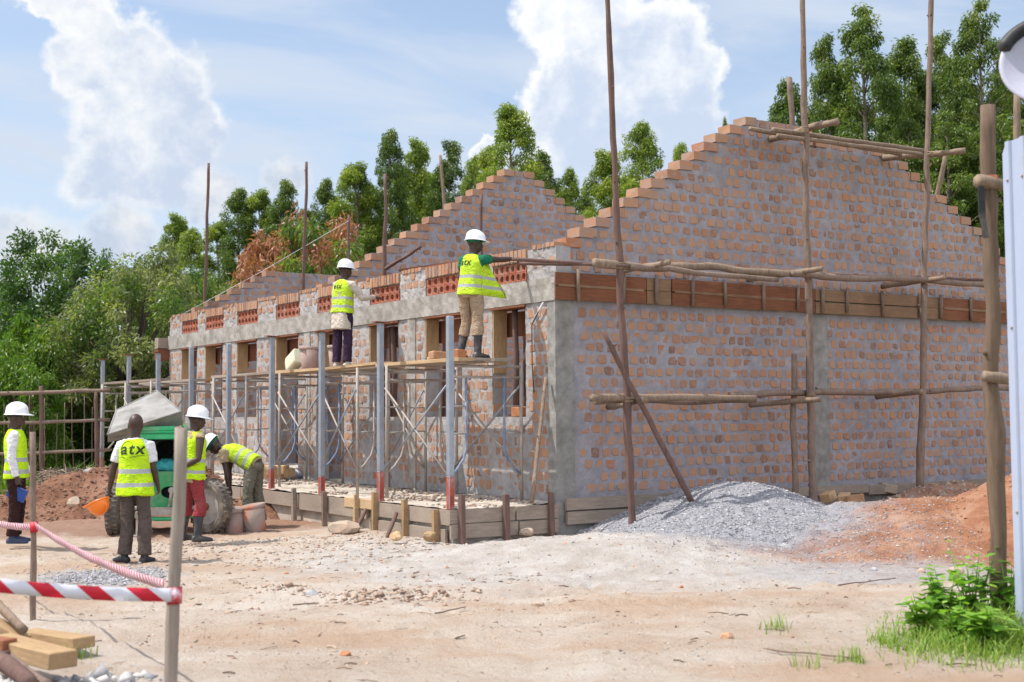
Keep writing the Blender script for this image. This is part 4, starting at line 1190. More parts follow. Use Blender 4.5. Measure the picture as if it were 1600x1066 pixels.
def logo(info, txt, size, h, x=0.0):
    """letters and a ring printed on the back of the vest, lying on its surface"""
    cu = bpy.data.curves.new('t', 'FONT'); cu.body = txt; cu.size = size * 1.35; cu.align_x = 'CENTER'; cu.shear = .12; cu.space_character = 1.18; cu.offset = .003
    o = bpy.data.objects.new('t', cu); COL.objects.link(o)
    me = bpy.data.meshes.new_from_object(o.evaluated_get(bpy.context.evaluated_depsgraph_get())); bpy.data.objects.remove(o)
    bm = bmesh.new(); bm.from_mesh(me)
    bmesh.ops.triangulate(bm, faces=bm.faces)
    bmesh.ops.subdivide_edges(bm, edges=bm.edges, cuts=2, use_grid_fill=True)
    # the thin ring and sweep round the letters
    def ribbon(pts, w):
        prev = None
        for i, p in enumerate(pts):
            d = Vector(pts[min(i + 1, len(pts) - 1)]) - Vector(pts[max(i - 1, 0)]); n = Vector((-d.y, d.x)).normalized(); ww = w * (.35 + .65 * math.sin(math.pi * i / (len(pts) - 1)))
            a = bm.verts.new((p[0] + n.x * ww, p[1] + n.y * ww, 0)); b_ = bm.verts.new((p[0] - n.x * ww, p[1] - n.y * ww, 0))
            if prev: bm.faces.new((prev[0], prev[1], b_, a))
            prev = (a, b_)
    ribbon([(-size * .42 + size * .55 * math.cos(q), size * .32 + size * .72 * math.sin(q)) for q in np.linspace(1.15, 4.4, 30)], size * .03)
    ribbon([(q * size, -size * .22 + .08 * size * math.sin(q * 2)) for q in np.linspace(-.2, 1.1, 16)], size * .022)
    bm.to_mesh(me); bm.free()
    S, Xr, T, Yf, k = info['S'], info['Xr'], info['T'], info['Yf'], info['k']
    for v in me.vertices:
        p = S(h, x) + Xr * v.co.x + T * v.co.y - Yf * .6
        hit = info['bvh'].ray_cast(p, Yf)
        v.co = (hit[0] - Yf * .004) if hit[0] else p + Yf * .45
    me.materials.clear(); me.materials.append(M_LOGO)
    link('vest_logo', me, info['vest'])


DN = V(0, 0, -1)
# the bald man with his back to us
p1 = person('bald man in white short sleeves and bright vest holding an orange helmet, back to us', at(210, 880, 15.35), R(-4),
    dict(spine=V(-.015, .02, 1), legs=[(V(.05, .02, -1), V(.03, -.05, -1), V(.25, 1, 0)), (V(-.03, .10, -1), V(-.03, -.10, -1), V(-.9, .55, 0))],
         arms=[(V(.16, .05, -1), V(.02, .55, -.8), V(-1, 0, 0), .6), (V(-.30, -.02, -1), V(-.22, .10, -1), V(1, .2, 0), 1.2)], head=(V(-.1, 1, -.12), V(0, .12, 1))),
    dict(shirt=M_WHITEC, sleeve=.72, trousers=M_GREYT, loose=1.1, shoes=M_SHOE, vest_hem=-.145, bands=((.115, .165), (-.045, .005)), vest_w=.012), 1.74, seed=1)
logo(p1, 'atx', .145, .34, .01)
k_ = p1['k']
# orange helmet hanging from his left hand
w_ = p1['root'].matrix_basis if False else None
lw = Matrix.LocRotScale(p1['root'].location, p1['root'].rotation_euler, None) @ (p1['wr'][1] + V(-.03, .03, -.155))
g = MB(); ax = unit(.35, -.25, -.9); zz = unit(-.62, -.35, .70); xx = ax.cross(zz).normalized(); yy = zz.cross(xx)
helmet_mb(g, V(0, 0, 0), V(.5, .85, .1).normalized(), unit(-.78, .48, -.40), unit(.39, -.13, -.90).normalized(), 1.02)
o = g.build('hard_hat', [M_HELMO], None, at(153, 786, 15.3), smooth=True); tag(o, 'bright orange hard hat hanging from the bald man\'s left hand', 'hard hat')
# the man at the left edge, looking right
p2 = person('man at the left edge in dark brown trousers and white sleeves, facing right', at(22, 849, 17.0), R(-78),
    dict(spine=V(0, -.03, 1), legs=[(V(.03, .02, -1), V(0, -.06, -1), V(.15, 1, 0)), (V(-.04, .08, -1), V(0, -.10, -1), V(-.2, 1, 0))],
         arms=[(V(.10, -.05, -1), V(.02, .28, -1), V(-1, .15, 0), 1.1), (V(-.12, .1, -1), V(.05, .5, -.9), V(1, 0, 0), .6)], head=(V(.05, 1, -.1), V(0, 0, 1))),
    dict(shirt=M_WHITEC, sleeve=2, trousers=M_BROWNT, shoes=M_SHOEB, helmet=True, vest_hem=-.10, bands=((.11, .16), (-.04, .01))), 1.76, seed=2)
bm_ = MB(); bm_.box((0, 0, 0), (.235, .035, .165), None, 0); 
bk = thing('book', 'blue hard cover book held at the thigh by the man at left edge', 'book', at(27, 771, 16.86), R(8)); bk.rotation_euler = (R(6), R(24), R(6))
for yo in (-.017, .017):
    c_ = MB(); c_.box((0, yo, 0), (.235, .005, .165)); c_.build('cover', [plain('blue cover', (.02, .06, .25), .5, .1)], bk)
c_ = MB(); c_.box((-.1155, 0, 0), (.006, .030, .163)); c_.build('spine', [plain('blue spine', (.02, .05, .22), .5, .1)], bk)
c_ = MB(); c_.box((.002, 0, 0), (.222, .028, .155)); c_.build('pages', [plain('page edges', (.6, .57, .5), .9, .05)], bk)
# the man in maroon trousers by the mixer
p3 = person('worker in maroon trousers and black rubber boots with one arm behind his back', at(297, 846, 17.35), R(-48),
    dict(spine=V(.02, .05, 1), legs=[(V(.10, .12, -1), V(.02, -.10, -1), V(.55, 1, 0)), (V(-.12, .0, -1), V(-.02, -.12, -1), V(-.25, 1, 0))],
         arms=[(V(.22, -.22, -1), V(-.66, -.52, -.42), V(0, -1, .2), .9), (V(-.48, -.12, -.85), V(.38, .75, -.45), V(.6, -.3, 0), .9)], head=(V(.42, 1, -.22), V(.03, .12, 1))),
    dict(shirt=M_BEIGE, sleeve=.05, trousers=M_MAROON, loose=1.2, cut=.42, shoes=M_BOOT, boots=True, helmet=True, vest=M_VEST, vest_hem=-.11, shirt_hem=-.15, bands=((.12, .165), (-.03, .015))), 1.74, seed=3)
# the bending worker
p4 = person('worker in olive trousers bending over beside two dirty buckets', Vector((*at(398, 822, 19.75).xy, gheight(*at(398, 822, 19.75).xy))), R(80),
    dict(spine=V(0, .90, .40), xr=V(1, .0, 0), bow=.03, legs=[(V(.06, -.02, -1), V(.04, -.12, -1), V(.1, 1, 0)), (V(-.10, .12, -1), V(-.04, -.06, -1), V(-.2, 1, 0))],
         arms=[(V(.0, .15, -1), V(0, -.05, -1), V(-1, 0, 0), .7), (V(-.05, -.22, -1), V(.05, -.12, -1), V(1, 0, 0), .7)], head=(V(0, .62, -.72), V(0, .80, .52))),
    dict(shirt=M_BEIGE, sleeve=.55, trousers=M_OLIVE, loose=1.25, shoes=M_BOOT, boots=False, helmet=True, band=M_GREENC, vest=M_VESTD, vest_hem=-.02, bands=((.07, .115), (.20, .245)), vest_w=.0), 1.80, seed=4)
# khaki trousered worker on the scaffold
P5 = W(-.86, .86, ZP + .05)
p5 = person('worker in khaki trousers and black boots on the scaffold, reaching to the wall', P5, R(-34),
    dict(spine=V(.05, .06, 1), legs=[(V(.05, .05, -1), V(.01, -.05, -1), V(.3, 1, 0)), (V(-.06, .12, -1), V(-.10, -.16, -1), V(-.3, 1, 0))],
         arms=[(V(.34, .90, .05), V(.22, 1, .13), V(-.3, 0, -1), .8), (V(-.14, .03, -1), V(-.02, .12, -1), V(1, 0, 0), .6)], head=(V(.62, .8, -.2), V(.0, .1, 1))),
    dict(shirt=M_GREENC, sleeve=.42, trousers=M_KHAKI, loose=1.12, cut=.45, shoes=M_BOOT, boots=True, helmet=True, band=M_GREENC, vest=M_VESTD, vest_hem=-.05, bands=((.18, .225), (.05, .095))), 1.74, seed=5)
logo(p5, 'atx', .095, .36, -.03)
# loose front panel of his open vest, swinging out to the right
def flap(info, pts, bands=True):
    """pts: rows of points from shoulder to hem, each a pair (inner, outer)"""
    g = MB(); nr, ncol = len(pts), 7; base = 0; off = V(.006, .006, 0)
    for lay in (0, 1):
        for i, (a, b_) in enumerate(pts):
            for j in range(ncol):
                q = j / (ncol - 1); p = a.lerp(b_, q) + info['Yf'] * (.05 * math.sin(q * math.pi) * .6 + .012 * math.sin(q * 9 + i)) + info['Xr'] * .008 * lay + info['Yf'] * .008 * lay
                g.v.append(tuple(p))
    n = nr * ncol
    for i in range(nr - 1):
        for j in range(ncol - 1):
            a = i * ncol + j; mi = 1 if bands and i in (2, 4) else 0
            g.f.append([a, a + 1, a + ncol + 1, a + ncol]); g.mi.append(mi); g.f.append([n + a + ncol, n + a + ncol + 1, n + a + 1, n + a]); g.mi.append(mi)
    ring = [j for j in range(ncol)] + [i * ncol + ncol - 1 for i in range(1, nr)] + [(nr - 1) * ncol + j for j in range(ncol - 2, -1, -1)] + [i * ncol for i in range(nr - 2, 0, -1)]
    for a, b_ in zip(ring, ring[1:] + ring[:1]): g.f.append([b_, a, n + a, n + b_]); g.mi.append(0)
    g.build('vest_panel', [M_VESTD, M_BAND], info['vest'], smooth=True)
S = p5['S']
rows = [(.42, .150, .04, .165, .12), (.28, .17, .0, .215, .19), (.225, .18, -.0, .245, .22), (.18, .18, .0, .265, .24), (.095, .19, .0, .31, .28), (.05, .19, .0, .335, .30), (-.05, .19, -.01, .37, .33)]
flap(p5, [(S(h, x0, y0), S(h, x1, y1)) for h, x0, y0, x1, y1 in rows])
# purple trousered worker on the scaffold
P6 = W(-.84, 4.86, ZP + .05)
p6 = person('worker in dark purple trousers and cream shirt on the scaffold, laying bricks', P6, R(-36),
    dict(spine=V(.03, .05, 1), legs=[(V(.05, .03, -1), V(.02, -.04, -1), V(.3, 1, 0)), (V(-.06, .03, -1), V(-.02, -.05, -1), V(-.3, 1, 0))],
         arms=[(V(.38, .42, -.75), V(.25, 1, .12), V(-.4, 0, -1), .6), (V(-.16, .02, -1), V(-.02, .14, -1), V(1, 0, 0), 1.0)], head=(V(.35, 1, -.15), V(0, .08, 1))),
    dict(shirt=M_CREAM, sleeve=2, trousers=M_PURPLE, loose=1.05, shoes=M_SHOEW, helmet=True, vest=M_VESTD, vest_hem=-.03, shirt_hem=-.20, bands=((.19, .235), (.05, .095))), 1.74, seed=6)
logo(p6, 'atx', .09, .37, -.02)
g = MB(); S6 = p6['S']
g.loft([(S6(h, x_, y_), p6['Xr'], p6['Yf'], w, d) for h, x_, y_, w, d in ((-.30, .01, -.0, .185, .15), (-.20, .01, 0, .182, .146), (-.08, .0, 0, .18, .138), (-.02, 0, 0, .172, .13))], 22, power=2.4)
me = fuse(g, .010, 3, .008, 12, 4); slots(me, [M_CREAM]); link('apron', me, p6['root'])
# his trowel
lw = Matrix.LocRotScale(p6['root'].location, p6['root'].rotation_euler, None)
wv = lw @ p6['wr'][1]
tr = thing('trowel', 'bricklaying trowel hanging from the purple trousered worker\'s left hand', 'trowel', wv + Vector((0, 0, -.09)), R(-30))
g = MB(); g.tube([(0, 0, .05), (0, .0, -.07)], .013, 8); g.build('handle', [M_BOARD_Y], tr, smooth=True)
g = MB(); g.box((0, .0, -.19), (.10, .006, .19), None, 0, 0, .5); g.build('blade', [M_SCAF], tr)
g = MB(); g.tube([(0, 0, -.06), (0, .0, -.10)], .006, 6); g.build('shank', [M_SCAF], tr, smooth=True)

# ------------------------------------------------------------------ pole scaffold in front of the gable
random.seed(11)
def crook(a, b, r0, r1, n=9, amp=.03, nubs=0, seed=0):
    """path of a slightly crooked pole with its radii"""
    a = Vector(a); b = Vector(b); d = (b - a); L = d.length; dn = d.normalized()
    x = dn.cross(Vector((.3, .5, .8))).normalized(); y = dn.cross(x); P_ = []; R_ = []
    for i in range(n):
        q = i / (n - 1); e = math.sin(q * math.pi) ** .5 if 0 < q < 1 else 0; amp_ = amp * 1.25
        P_.append(a.lerp(b, q) + (x * noise.noise((q * 2.6, seed, 1)) + y * noise.noise((q * 2.6, seed, 5))) * amp_ * L * .35 * e + (x * noise.noise((q * L * 1.7, seed, 11)) + y * noise.noise((q * L * 1.7, seed, 15))) * r0 * .55 * e)
        R_.append((r0 + (r1 - r0) * q) * (1 + .16 * noise.noise((q * 7, seed, 9)) + .14 * noise.noise((q * L * 2.3, seed, 19))))
    return P_, R_
def pole_mb(a, b, r0, r1, n=11, amp=.03, nubs=0, seed=0, sides=9):
    n = max(n, min(46, int((Vector(b) - Vector(a)).length * 5))); mb = MB(); P_, R_ = crook(a, b, r0, r1, n, amp, seed=seed); mb.tube(P_, R_, sides, wob=.09)
    rr = random.Random(seed)
    for k in range(nubs):
        i = rr.randrange(1, n - 1); d = Vector((rr.uniform(-1, 1), rr.uniform(-1, 1), rr.uniform(-.1, .9))).normalized()
        mb.tube([P_[i], P_[i] + d * (R_[i] + rr.uniform(.02, .06))], [R_[i] * .45, R_[i] * .25], 6)
    return mb
ps = thing('pole_scaffold', 'crooked timber pole scaffold lashed together in front of the gable wall', 'scaffold', W(2.2, -.9, 0), YAW)
lp = local(ps); TF = -.9
def gp(px, py, t=TF): return gab(px, py, t)
def part(name, a, b, r0, r1, mm, amp=.03, nubs=0, seed=0, n=11):
    return pole_mb(lp(a), lp(b), r0, r1, n, amp, nubs, seed).build(name, [mm], ps, smooth=True)
a = gp(989, 820); b = gp(947, -30); part('upright', a - Vector((0, 0, .3)), b, .058, .036, M_POLE_D, .018, 9, 1, 16)
a = gp(1270, 776); b = gp(1253, -30); part('upright', a - Vector((0, 0, .3)), b, .062, .040, M_POLE, .018, 6, 2, 16)
a = gp(1435, 757); b = gp(1456, -30); part('upright', a - Vector((0, 0, .3)), b, .060, .038, M_POLE, .022, 6, 3, 16)
a = gp(1241, 775, -.75); part('upright', a - Vector((0, 0, .3)), gp(1241, 553, -.75), .05, .042, M_POLE, .02, 2, 4)
part('brace', gp(1085, 792, -1.25), gp(942, 518, -.98), .042, .034, M_POLE_D, .02, 2, 5)
part('ledger', gp(928, 411), gp(1245, 428), .062, .048, M_POLE_L, .03, 2, 6)
part('ledger', gp(985, 417, -1.02), gp(1215, 437, -1.02), .040, .034, M_POLE, .035, 1, 7)
part('ledger', gp(1238, 428, -.98), gp(1560, 446, -.98), .054, .046, M_POLE, .03, 2, 8)
part('ledger', gp(1300, 430, -.78), gp(1560, 438, -.78), .04, .035, M_POLE_D, .02, 1, 9)
part('ledger', gp(800, 405, -.35), gp(980, 416, -1.0), .026, .022, M_POLE_D, .02, 1, 10)
part('ledger', gp(812, 412, -.2), gp(935, 414, -.9), .022, .02, M_POLE_D, .02, 1, 11)
part('ledger', gp(924, 622), gp(1180, 622), .055, .045, M_POLE_L, .028, 2, 12)
part('ledger', gp(1140, 618, -.8), gp(1575, 607, -.8), .050, .044, M_POLE, .03, 2, 13)
part('ledger', gp(930, 629, -.75), gp(1180, 626, -.75), .036, .03, M_POLE, .03, 1, 14)
for q, (x0, y0, x1, y1, t0, t1) in enumerate([(972, 424, 1045, 410, -.15, -1.35), (1168, 437, 1284, 420, -.1, -1.3), (1378, 448, 1476, 434, -.1, -1.3), (1172, 633, 1281, 624, -.1, -1.25), (1370, 620, 1440, 612, -.1, -1.2), (950, 636, 1010, 625, -.1, -1.2)]):
    part('putlog', gp(x0, y0, t0), gp(x1, y1, t1), .045, .04, M_POLE_L, .02, 0, 20 + q)
part('putlog', gp(1203, 218, -.05), gp(1309, 190, -1.3), .06, .052, M_POLE_L, .015, 0, 30)
part('putlog', gp(1380, 247, -.05), gp(1508, 236, -1.3), .058, .05, M_POLE_L, .015, 0, 31)
part('ledger', gp(1172, 201, -.35), gp(1418, 243, -.35), .035, .03, M_POLE_L, .012, 0, 32)
part('ledger', gp(1207, 203, -.7), gp(1445, 236, -.7), .04, .034, M_POLE_L, .012, 0, 33)
part('ledger', gp(1215, 212, -.9), gp(1440, 241, -.9), .036, .032, M_POLE_L, .012, 0, 34)
def lash(p, r, mm):
    mb = MB(); p = lp(p)
    for k in range(4):
        mb.lathe([(r, -.006), (r + .008, 0), (r, .006)], p + Vector((0, 0, -.03 + .02 * k)), 12, 0, Matrix.Rotation(random.uniform(-.35, .35), 3, 'X'), True)
    mb.build('lashing', [mm], ps, smooth=True)
M_ROPE = plain('sisal rope', (.36, .27, .17), .95, .25, 30, .3)
M_RAG = plain('white plastic tie', (.68, .68, .70), .6, .1)
lash(gp(969, 416), .075, M_ROPE); lash(gp(1262, 430), .075, M_ROPE); lash(gp(1443, 438), .08, M_RAG); lash(gp(1266, 622), .075, M_ROPE); lash(gp(1438, 612), .075, M_ROPE); lash(gp(981, 624), .075, M_ROPE); lash(gp(1257, 204), .06, M_ROPE); lash(gp(1452, 240), .06, M_ROPE)

# poles that stand inside the building and show above its walls
def lone(px, y0, y1, how, s, label, r0=.05, r1=.035, mm=None, seed=0, nubs=4, zb=.5, dx=0):
    top = fac(px, y0, s); bot = fac(px + dx, y1, s); d = (top - bot).normalized(); f = bot + d * ((zb - bot.z) / d.z)
    mb = pole_mb((0, 0, 0), top - f, r0, r1, 14, .02, nubs, seed); o = mb.build('timber_pole', [mm or M_POLE], None, f, smooth=True)
    return tag(o, label, 'pole', 'poles standing up out of the building')
lone(326, 255, 475, 0, 1.0, 'leftmost tall crooked pole rising above the far left end of the building', .055, .032, M_POLE_D, 41, 6, dx=-6)
lone(479, 253, 418, 0, 3.2, 'tall pole with a snapped tip above the unfinished far gable', .055, .036, M_POLE_D, 42, 5, dx=-4)
lone(602, 272, 425, 0, 1.2, 'thick forked pole just right of the left scaffold worker\'s helmet', .065, .03, M_POLE_D, 43, 3, dx=-1)
lone(545, 336, 400, 0, 6.0, 'short thin pole behind the far gable, left of the forked pole', .045, .035, M_POLE_D, 44, 2)
lone(688, 243, 335, 0, 6.5, 'thin leaning pole behind the left slope of the middle gable', .05, .04, M_POLE, 45, 2, dx=7)
lone(752, 304, 360, 0, 1.6, 'slim pole in front of the middle gable above the khaki worker\'s helmet', .03, .026, M_POLE_D, 46, 1)
lone(1233, 121, 190, 0, 7.5, 'short weathered pole behind the peak of the near gable', .06, .05, M_POLE, 47, 1, dx=4)
lone(1477, 243, 305, 0, 10.6, 'short slanting prop behind the right slope of the near gable', .05, .045, M_POLE_L, 48, 1, dx=-14)
# forked twig and brown boards of the inner platform
ipf = thing('inner_platform', 'rusty brown boards of a platform inside the building behind the long wall', 'platform', W(1.5, 4.4, 4.02), YAW)
for i, (s, t0, t1, z, mm) in enumerate([(1.0, 3.0, 6.2, 4.06, M_RUST), (1.3, 3.1, 6.4, 4.16, M_BOARD_RED), (1.7, 3.3, 6.6, 4.22, M_POLE_D), (1.15, 4.2, 6.3, 4.30, M_BOARD_RED)]):
    mb = MB(); mb.box((s - 1.5, (t0 + t1) / 2 - 4.4, z - 4.02), (.28, t1 - t0, .04), Matrix.Rotation(random.uniform(-.03, .03), 3, 'X'), 0, .01); mb.build('board', [mm], ipf)
for s, t in ((1.0, 3.3), (1.0, 6.0), (1.9, 3.5), (1.9, 6.2)):
    mb = MB(); mb.tube([(s - 1.5, t - 4.4, -3.5), (s - 1.5, t - 4.4, .06)], .045, 8); mb.build('leg', [M_POLE_D], ipf, smooth=True)
a = fac(603, 420, .9); b = fac(657, 386, .5)
o = pole_mb((0, 0, 0), b - a, .035, .028, 8, .03, 1, 51).build('pole', [M_POLE_D], None, a, smooth=True); tag(o, 'slanting thin pole sticking up from the inner platform beside the forked pole', 'pole')
# mason's line
a = fac(263, 503, -.02); b = fac(545, 345, 4.4)
mb = MB(); mb.tube([(0, 0, 0), (b - a) * .5 - Vector((0, 0, .05)), b - a], .005, 5); o = mb.build('string_line', [M_RAG], None, a, smooth=True); tag(o, 'white mason\'s line running up from the far left corner along the stepped gable', 'string line')
# bamboo pole leaning by the corner
a = fac(831, 784, -.75); b = fac(853, 590, -.09)
o = pole_mb((0, 0, 0), b - a, .03, .024, 9, .01, 3, 52).build('leaning_pole', [M_POLE_L], None, a, smooth=True); tag(o, 'straight peeled pole leaning on the long wall beside the corner column', 'pole')
# formwork box at the far end of the long wall
fb = thing('corner_formwork', 'small brown formwork box clamped to the far left corner of the building', 'formwork', W(.1, LEN + .16, 3.0), YAW)
for z, mm in ((.14, M_BOARD_RED), (.42, M_BOARD_GREY)):
    mb = MB(); mb.box((-.12, 0, z), (.5, .26, .26), None, 0, .01); mb.build('board', [mm], fb)
mb = MB(); mb.tube([(-.2, .1, -.0), (-.3, .15, -.6)], .012, 6); mb.build('tie_wire', [M_GALV], fb)

# ------------------------------------------------------------------ things on the scaffold
def tub(name, label, loc, r=.16, h=.34, mm=None, rim=True, group=None, tilt=None, handle=True, inner=None):
    root = thing(name, label, 'bucket', loc, 0, group)
    if tilt is not None: root.rotation_euler = tilt
    mb = MB(); mb.lathe([(r * .80, 0), (r * .82, .005), (r, h), (r * .96, h), (r * .78, .02), (.001, .02)], (0, 0, 0), 24); mb.f.append(list(range(24))[::-1]); mb.mi.append(0)
    mb.build('bucket_wall', [mm], root, smooth=True)
    mb = MB(); mb.lathe([(r * 1.0, h - .055), (r * 1.08, h - .05), (r * 1.09, h + .004), (r * .99, h + .006)], (0, 0, 0), 24, close=True); mb.build('rim', [mm], root, smooth=True)
    mb = MB(); mb.lathe([(r * .955, h - .06), (.001, h - .05)], (0, 0, 0), 20); mb.build('mortar_fill', [M_CONC], root)
    mb = MB(); mb.tube([(r * 1.06 * math.cos(q), .02 + .03 * math.sin(q), h - .03 - .12 * math.sin(q)) for q in np.linspace(0, math.pi, 12)], .004, 6); 
    for v_i in range(len(mb.v)):
        x, y, z = mb.v[v_i]; mb.v[v_i] = (x, y - r * 1.02 * math.sqrt(max(0, 1 - min(1, (x / (r * 1.07)) ** 2))), z)
    mb.build('handle', [M_SCAF], root, smooth=True)
    return root
def on_ground(px, py, Y):
    p = at(px, py, Y); p.z = gheight(p.x, p.y) - .008; return p
M_TUB = plain('mortar caked tub', (.34, .25, .225), .9, .18, 6, .35, .2, dirt=(.40, .13, .07), dirt_amt=.35, dscale=3.5)
M_TUBO = plain('orange plastic caked with mortar', (.33, .27, .24), .9, .2, 5, .35, .2, dirt=(.52, .13, .045), dirt_amt=.95, dscale=5)
M_TUBP = plain('pinkish tub caked with mortar', (.34, .26, .235), .9, .2, 5, .35, .2, dirt=(.42, .17, .12), dirt_amt=.7, dscale=4)
GB = 'mortar buckets'
tub('bucket', 'left of two mortar tubs on the scaffold beside the pale jerrycan', W(-.86, 6.02, ZP + .05) , .185, .40, M_TUB, group=GB)
tub('bucket', 'right of two mortar tubs on the scaffold, nearer the purple trousered worker', W(-.62, 5.42, ZP + .05), .185, .40, M_TUB, group=GB)
tub('bucket', 'pinkish mortar caked bucket on the ground beside the mixer wheel', on_ground(366, 829, 19.1), .17, .37, M_TUBP, group=GB, tilt=(R(3), R(-4), .3))
tub('bucket', 'orange bucket caked with mortar on the ground in front of the bending worker', on_ground(400, 822, 19.15), .18, .40, M_TUBO, group=GB, tilt=(R(-4), R(-8), .8))
jr = thing('jerrycan', 'pale yellow jerrycan lying tilted on the scaffold beside the tubs', 'jerrycan', W(-.9, 6.62, ZP + .22), YAW); jr.rotation_euler = (R(8), R(-10), YAW + R(95)); jr.rotation_euler[1] = R(28)
M_JER = plain('pale yellow plastic', (.60, .57, .42), .6, .12, 6, .1, .35, dirt=(.45, .4, .33), dirt_amt=.5)
mb = MB(); mb.loft([(V(x, 0, 0), V(0, 1, 0), V(0, 0, 1), w, h) for x, w, h in ((-.2, .09, .13), (-.19, .105, .145), (.12, .105, .145), (.17, .09, .12), (.18, .06, .08))], 20, power=4.5); mb.build('can_body', [M_JER], jr, smooth=False, bevel=0)
mb = MB(); mb.tube([(.17, 0, .07), (.235, 0, .07)], .026, 12); mb.build('cap', [M_JER], jr, smooth=True)
mb = MB(); mb.tube([(.14, 0, -.09), (.215, 0, -.07), (.225, 0, .0), (.17, 0, .03)], .014, 8); mb.build('handle', [M_JER], jr, smooth=True)
def loose_brick(label, loc, rot=(0, 0, 0), size=(.235, .125, .115), mm=None, group='loose bricks', name='brick'):
    mb = MB(); mb.box((0, 0, size[2] / 2), size, None, 0, .008)
    o = mb.build(name, [mm or M_BRICK1], None, loc, bevel=.010); o.rotation_euler = rot
    return tag(o, label, 'brick', group)
M_BRICK1 = plain('fired clay', (.44, .25, .14), .92, .22, 9, .4, .15, dirt=(.40, .33, .27), dirt_amt=.35, dscale=6)
M_BRICK2 = plain('orange fired clay', (.40, .175, .085), .92, .2, 9, .4, .15, dirt=(.55, .34, .18), dirt_amt=.35, dscale=6)
M_BRICK3 = plain('pale fired clay', (.54, .36, .20), .92, .2, 9, .4, .15, dirt=(.40, .33, .27), dirt_amt=.35, dscale=6)
loose_brick('brick lying on the scaffold planks left of the khaki worker\'s boots', W(-1.2, 1.16, ZP + .046), (0, 0, YAW + .2))
loose_brick('orange brick lying on the scaffold planks right of the khaki worker\'s boots', W(-1.18, .62, ZP + .046), (0, 0, YAW + .5), mm=M_BRICK2)
loose_brick('mortar smeared brick half hidden behind the bricks at the khaki worker\'s boots', W(-1.05, 1.5, ZP + .046), (0, 0, YAW + 1.2), mm=M_BRICK3, size=(.25, .16, .05))
loose_brick('brick on the veranda slab beside the red footed second post', gz(622, 757, .5), (0, 0, .2), (.26, .14, .13), M_BRICK3)
loose_brick('brick stump left on the sill of the opening nearest the corner', W(.1, 1.0, SILL + .004), (0, 0, YAW), (.2, .24, .14), M_BRICK2)
k = 0
for (px, py, zz) in ((418, 747, .5), (433, 748, .5), (447, 746, .5), (424, 741, .61), (440, 741, .61)):
    loose_brick(['front left brick of the small yellow stack on the veranda', 'front middle brick of the small yellow stack on the veranda', 'front right brick of the small yellow stack on the veranda', 'upper left brick of the small yellow stack on the veranda', 'upper right brick of the small yellow stack on the veranda'][k], at(px, py, 24.0 + (.1 * k) % .3) * 1.0, (0, 0, .6 + .2 * k), (.3, .2, .16), M_BRICK3, 'yellow bricks on the veranda'); k += 1
mb = MB(); 
for q in range(60): pass
mb.loft([(V(0, 0, z), V(1, 0, 0), V(0, 1, 0), w, d) for z, w, d in ((0, .16, .12), (.06, .2, .14), (.15, .16, .1), (.2, .05, .04))], 14)
me = fuse(mb, .03, 2, .03, 14, 3); slots(me, [plain('blue and white sack', (.5, .52, .56), .8, .2, 6, .3, dirt=(.05, .09, .25), dirt_amt=.8, dscale=9)]); o = link('sack', me, None, gz(457, 748, .5)); tag(o, 'crumpled blue and white sack on the veranda beside the yellow bricks', 'sack')

# ------------------------------------------------------------------ concrete mixer
MX = at(255, 838, 18.9); MX.z = 0.0
mx = thing('concrete_mixer', 'green concrete mixer with a raised grey loading hopper', 'concrete mixer', MX, R(5)); lm = local(mx)
M_GREEN = plain('green machine paint', (.015, .24, .07), .55, .25, 5, .12, .5, dirt=(.25, .24, .2), dirt_amt=.6, dscale=4)
M_GREENL = plain('bright green painted rim', (.03, .42, .16), .55, .2, 5, .12, .5, dirt=(.25, .3, .22), dirt_amt=.5, dscale=5)
M_HOP = plain('cement caked steel', (.275, .265, .25), .85, .16, 3, .3, .2, dirt=(.15, .135, .12), dirt_amt=.8, dscale=3.5)
M_BLACK = plain('dark machine inside', (.02, .022, .022), .9, .3)
def mp(x, y, z): return V(x, y, z)
# body: an open fronted housing, x right, y away, front at y = 0
mb = MB()
mb.box((-.36, .45, 1.02), (.16, .9, .82)); mb.box((.26, .45, 1.02), (.14, .9, .82)); mb.box((-.05, .88, 1.05), (.52, .06, .76))
mb.build('housing', [M_GREEN], mx, bevel=.015)
mb = MB(); mb.box((-.06, .42, 1.455), (.80, .98, .06)); mb.box((-.06, -.035, 1.42), (.78, .07, .11)); mb.box((-.1, -.0, 1.52), (.5, .12, .07)); mb.build('top_frame', [M_GREENL], mx, bevel=.012)
fp = MB(); n = 24; x0, x1, z0, z1 = -.36, .33, .34, .90
cx_, cz_, rx_, rz_ = .10, .60, .135, .085
ring = [(cx_ + rx_ * math.copysign(abs(math.cos(q)) ** .8, math.cos(q)), cz_ + rz_ * math.sin(q)) for q in [2 * math.pi * (i + .5) / n for i in range(n)]]
outr = []
for i in range(n):
    q = 2 * math.pi * (i + .5) / n; c_, s_ = math.cos(q), math.sin(q); ex = (x1 - cx_) if c_ > 0 else (cx_ - x0); ez = (z1 - cz_) if s_ > 0 else (cz_ - z0); t_ = min(ex / max(abs(c_), 1e-6), ez / max(abs(s_), 1e-6)); outr.append((cx_ + c_ * t_, cz_ + s_ * t_))
for lay, y in ((0, -.02), (1, .03)):
    for x, z in outr: fp.v.append((x, y, z))
    for x, z in ring: fp.v.append((x, y, z))
for i in range(n):
    j = (i + 1) % n
    for o_, flip in ((0, False), (2 * n, True)):
        q = [o_ + i, o_ + j, o_ + n + j, o_ + n + i]; fp.f.append(q[::-1] if flip else q); fp.mi.append(0)
    fp.f.append([n + i, n + j, 3 * n + j, 3 * n + i]); fp.mi.append(0)
fp.build('front_panel', [M_GREEN], mx)
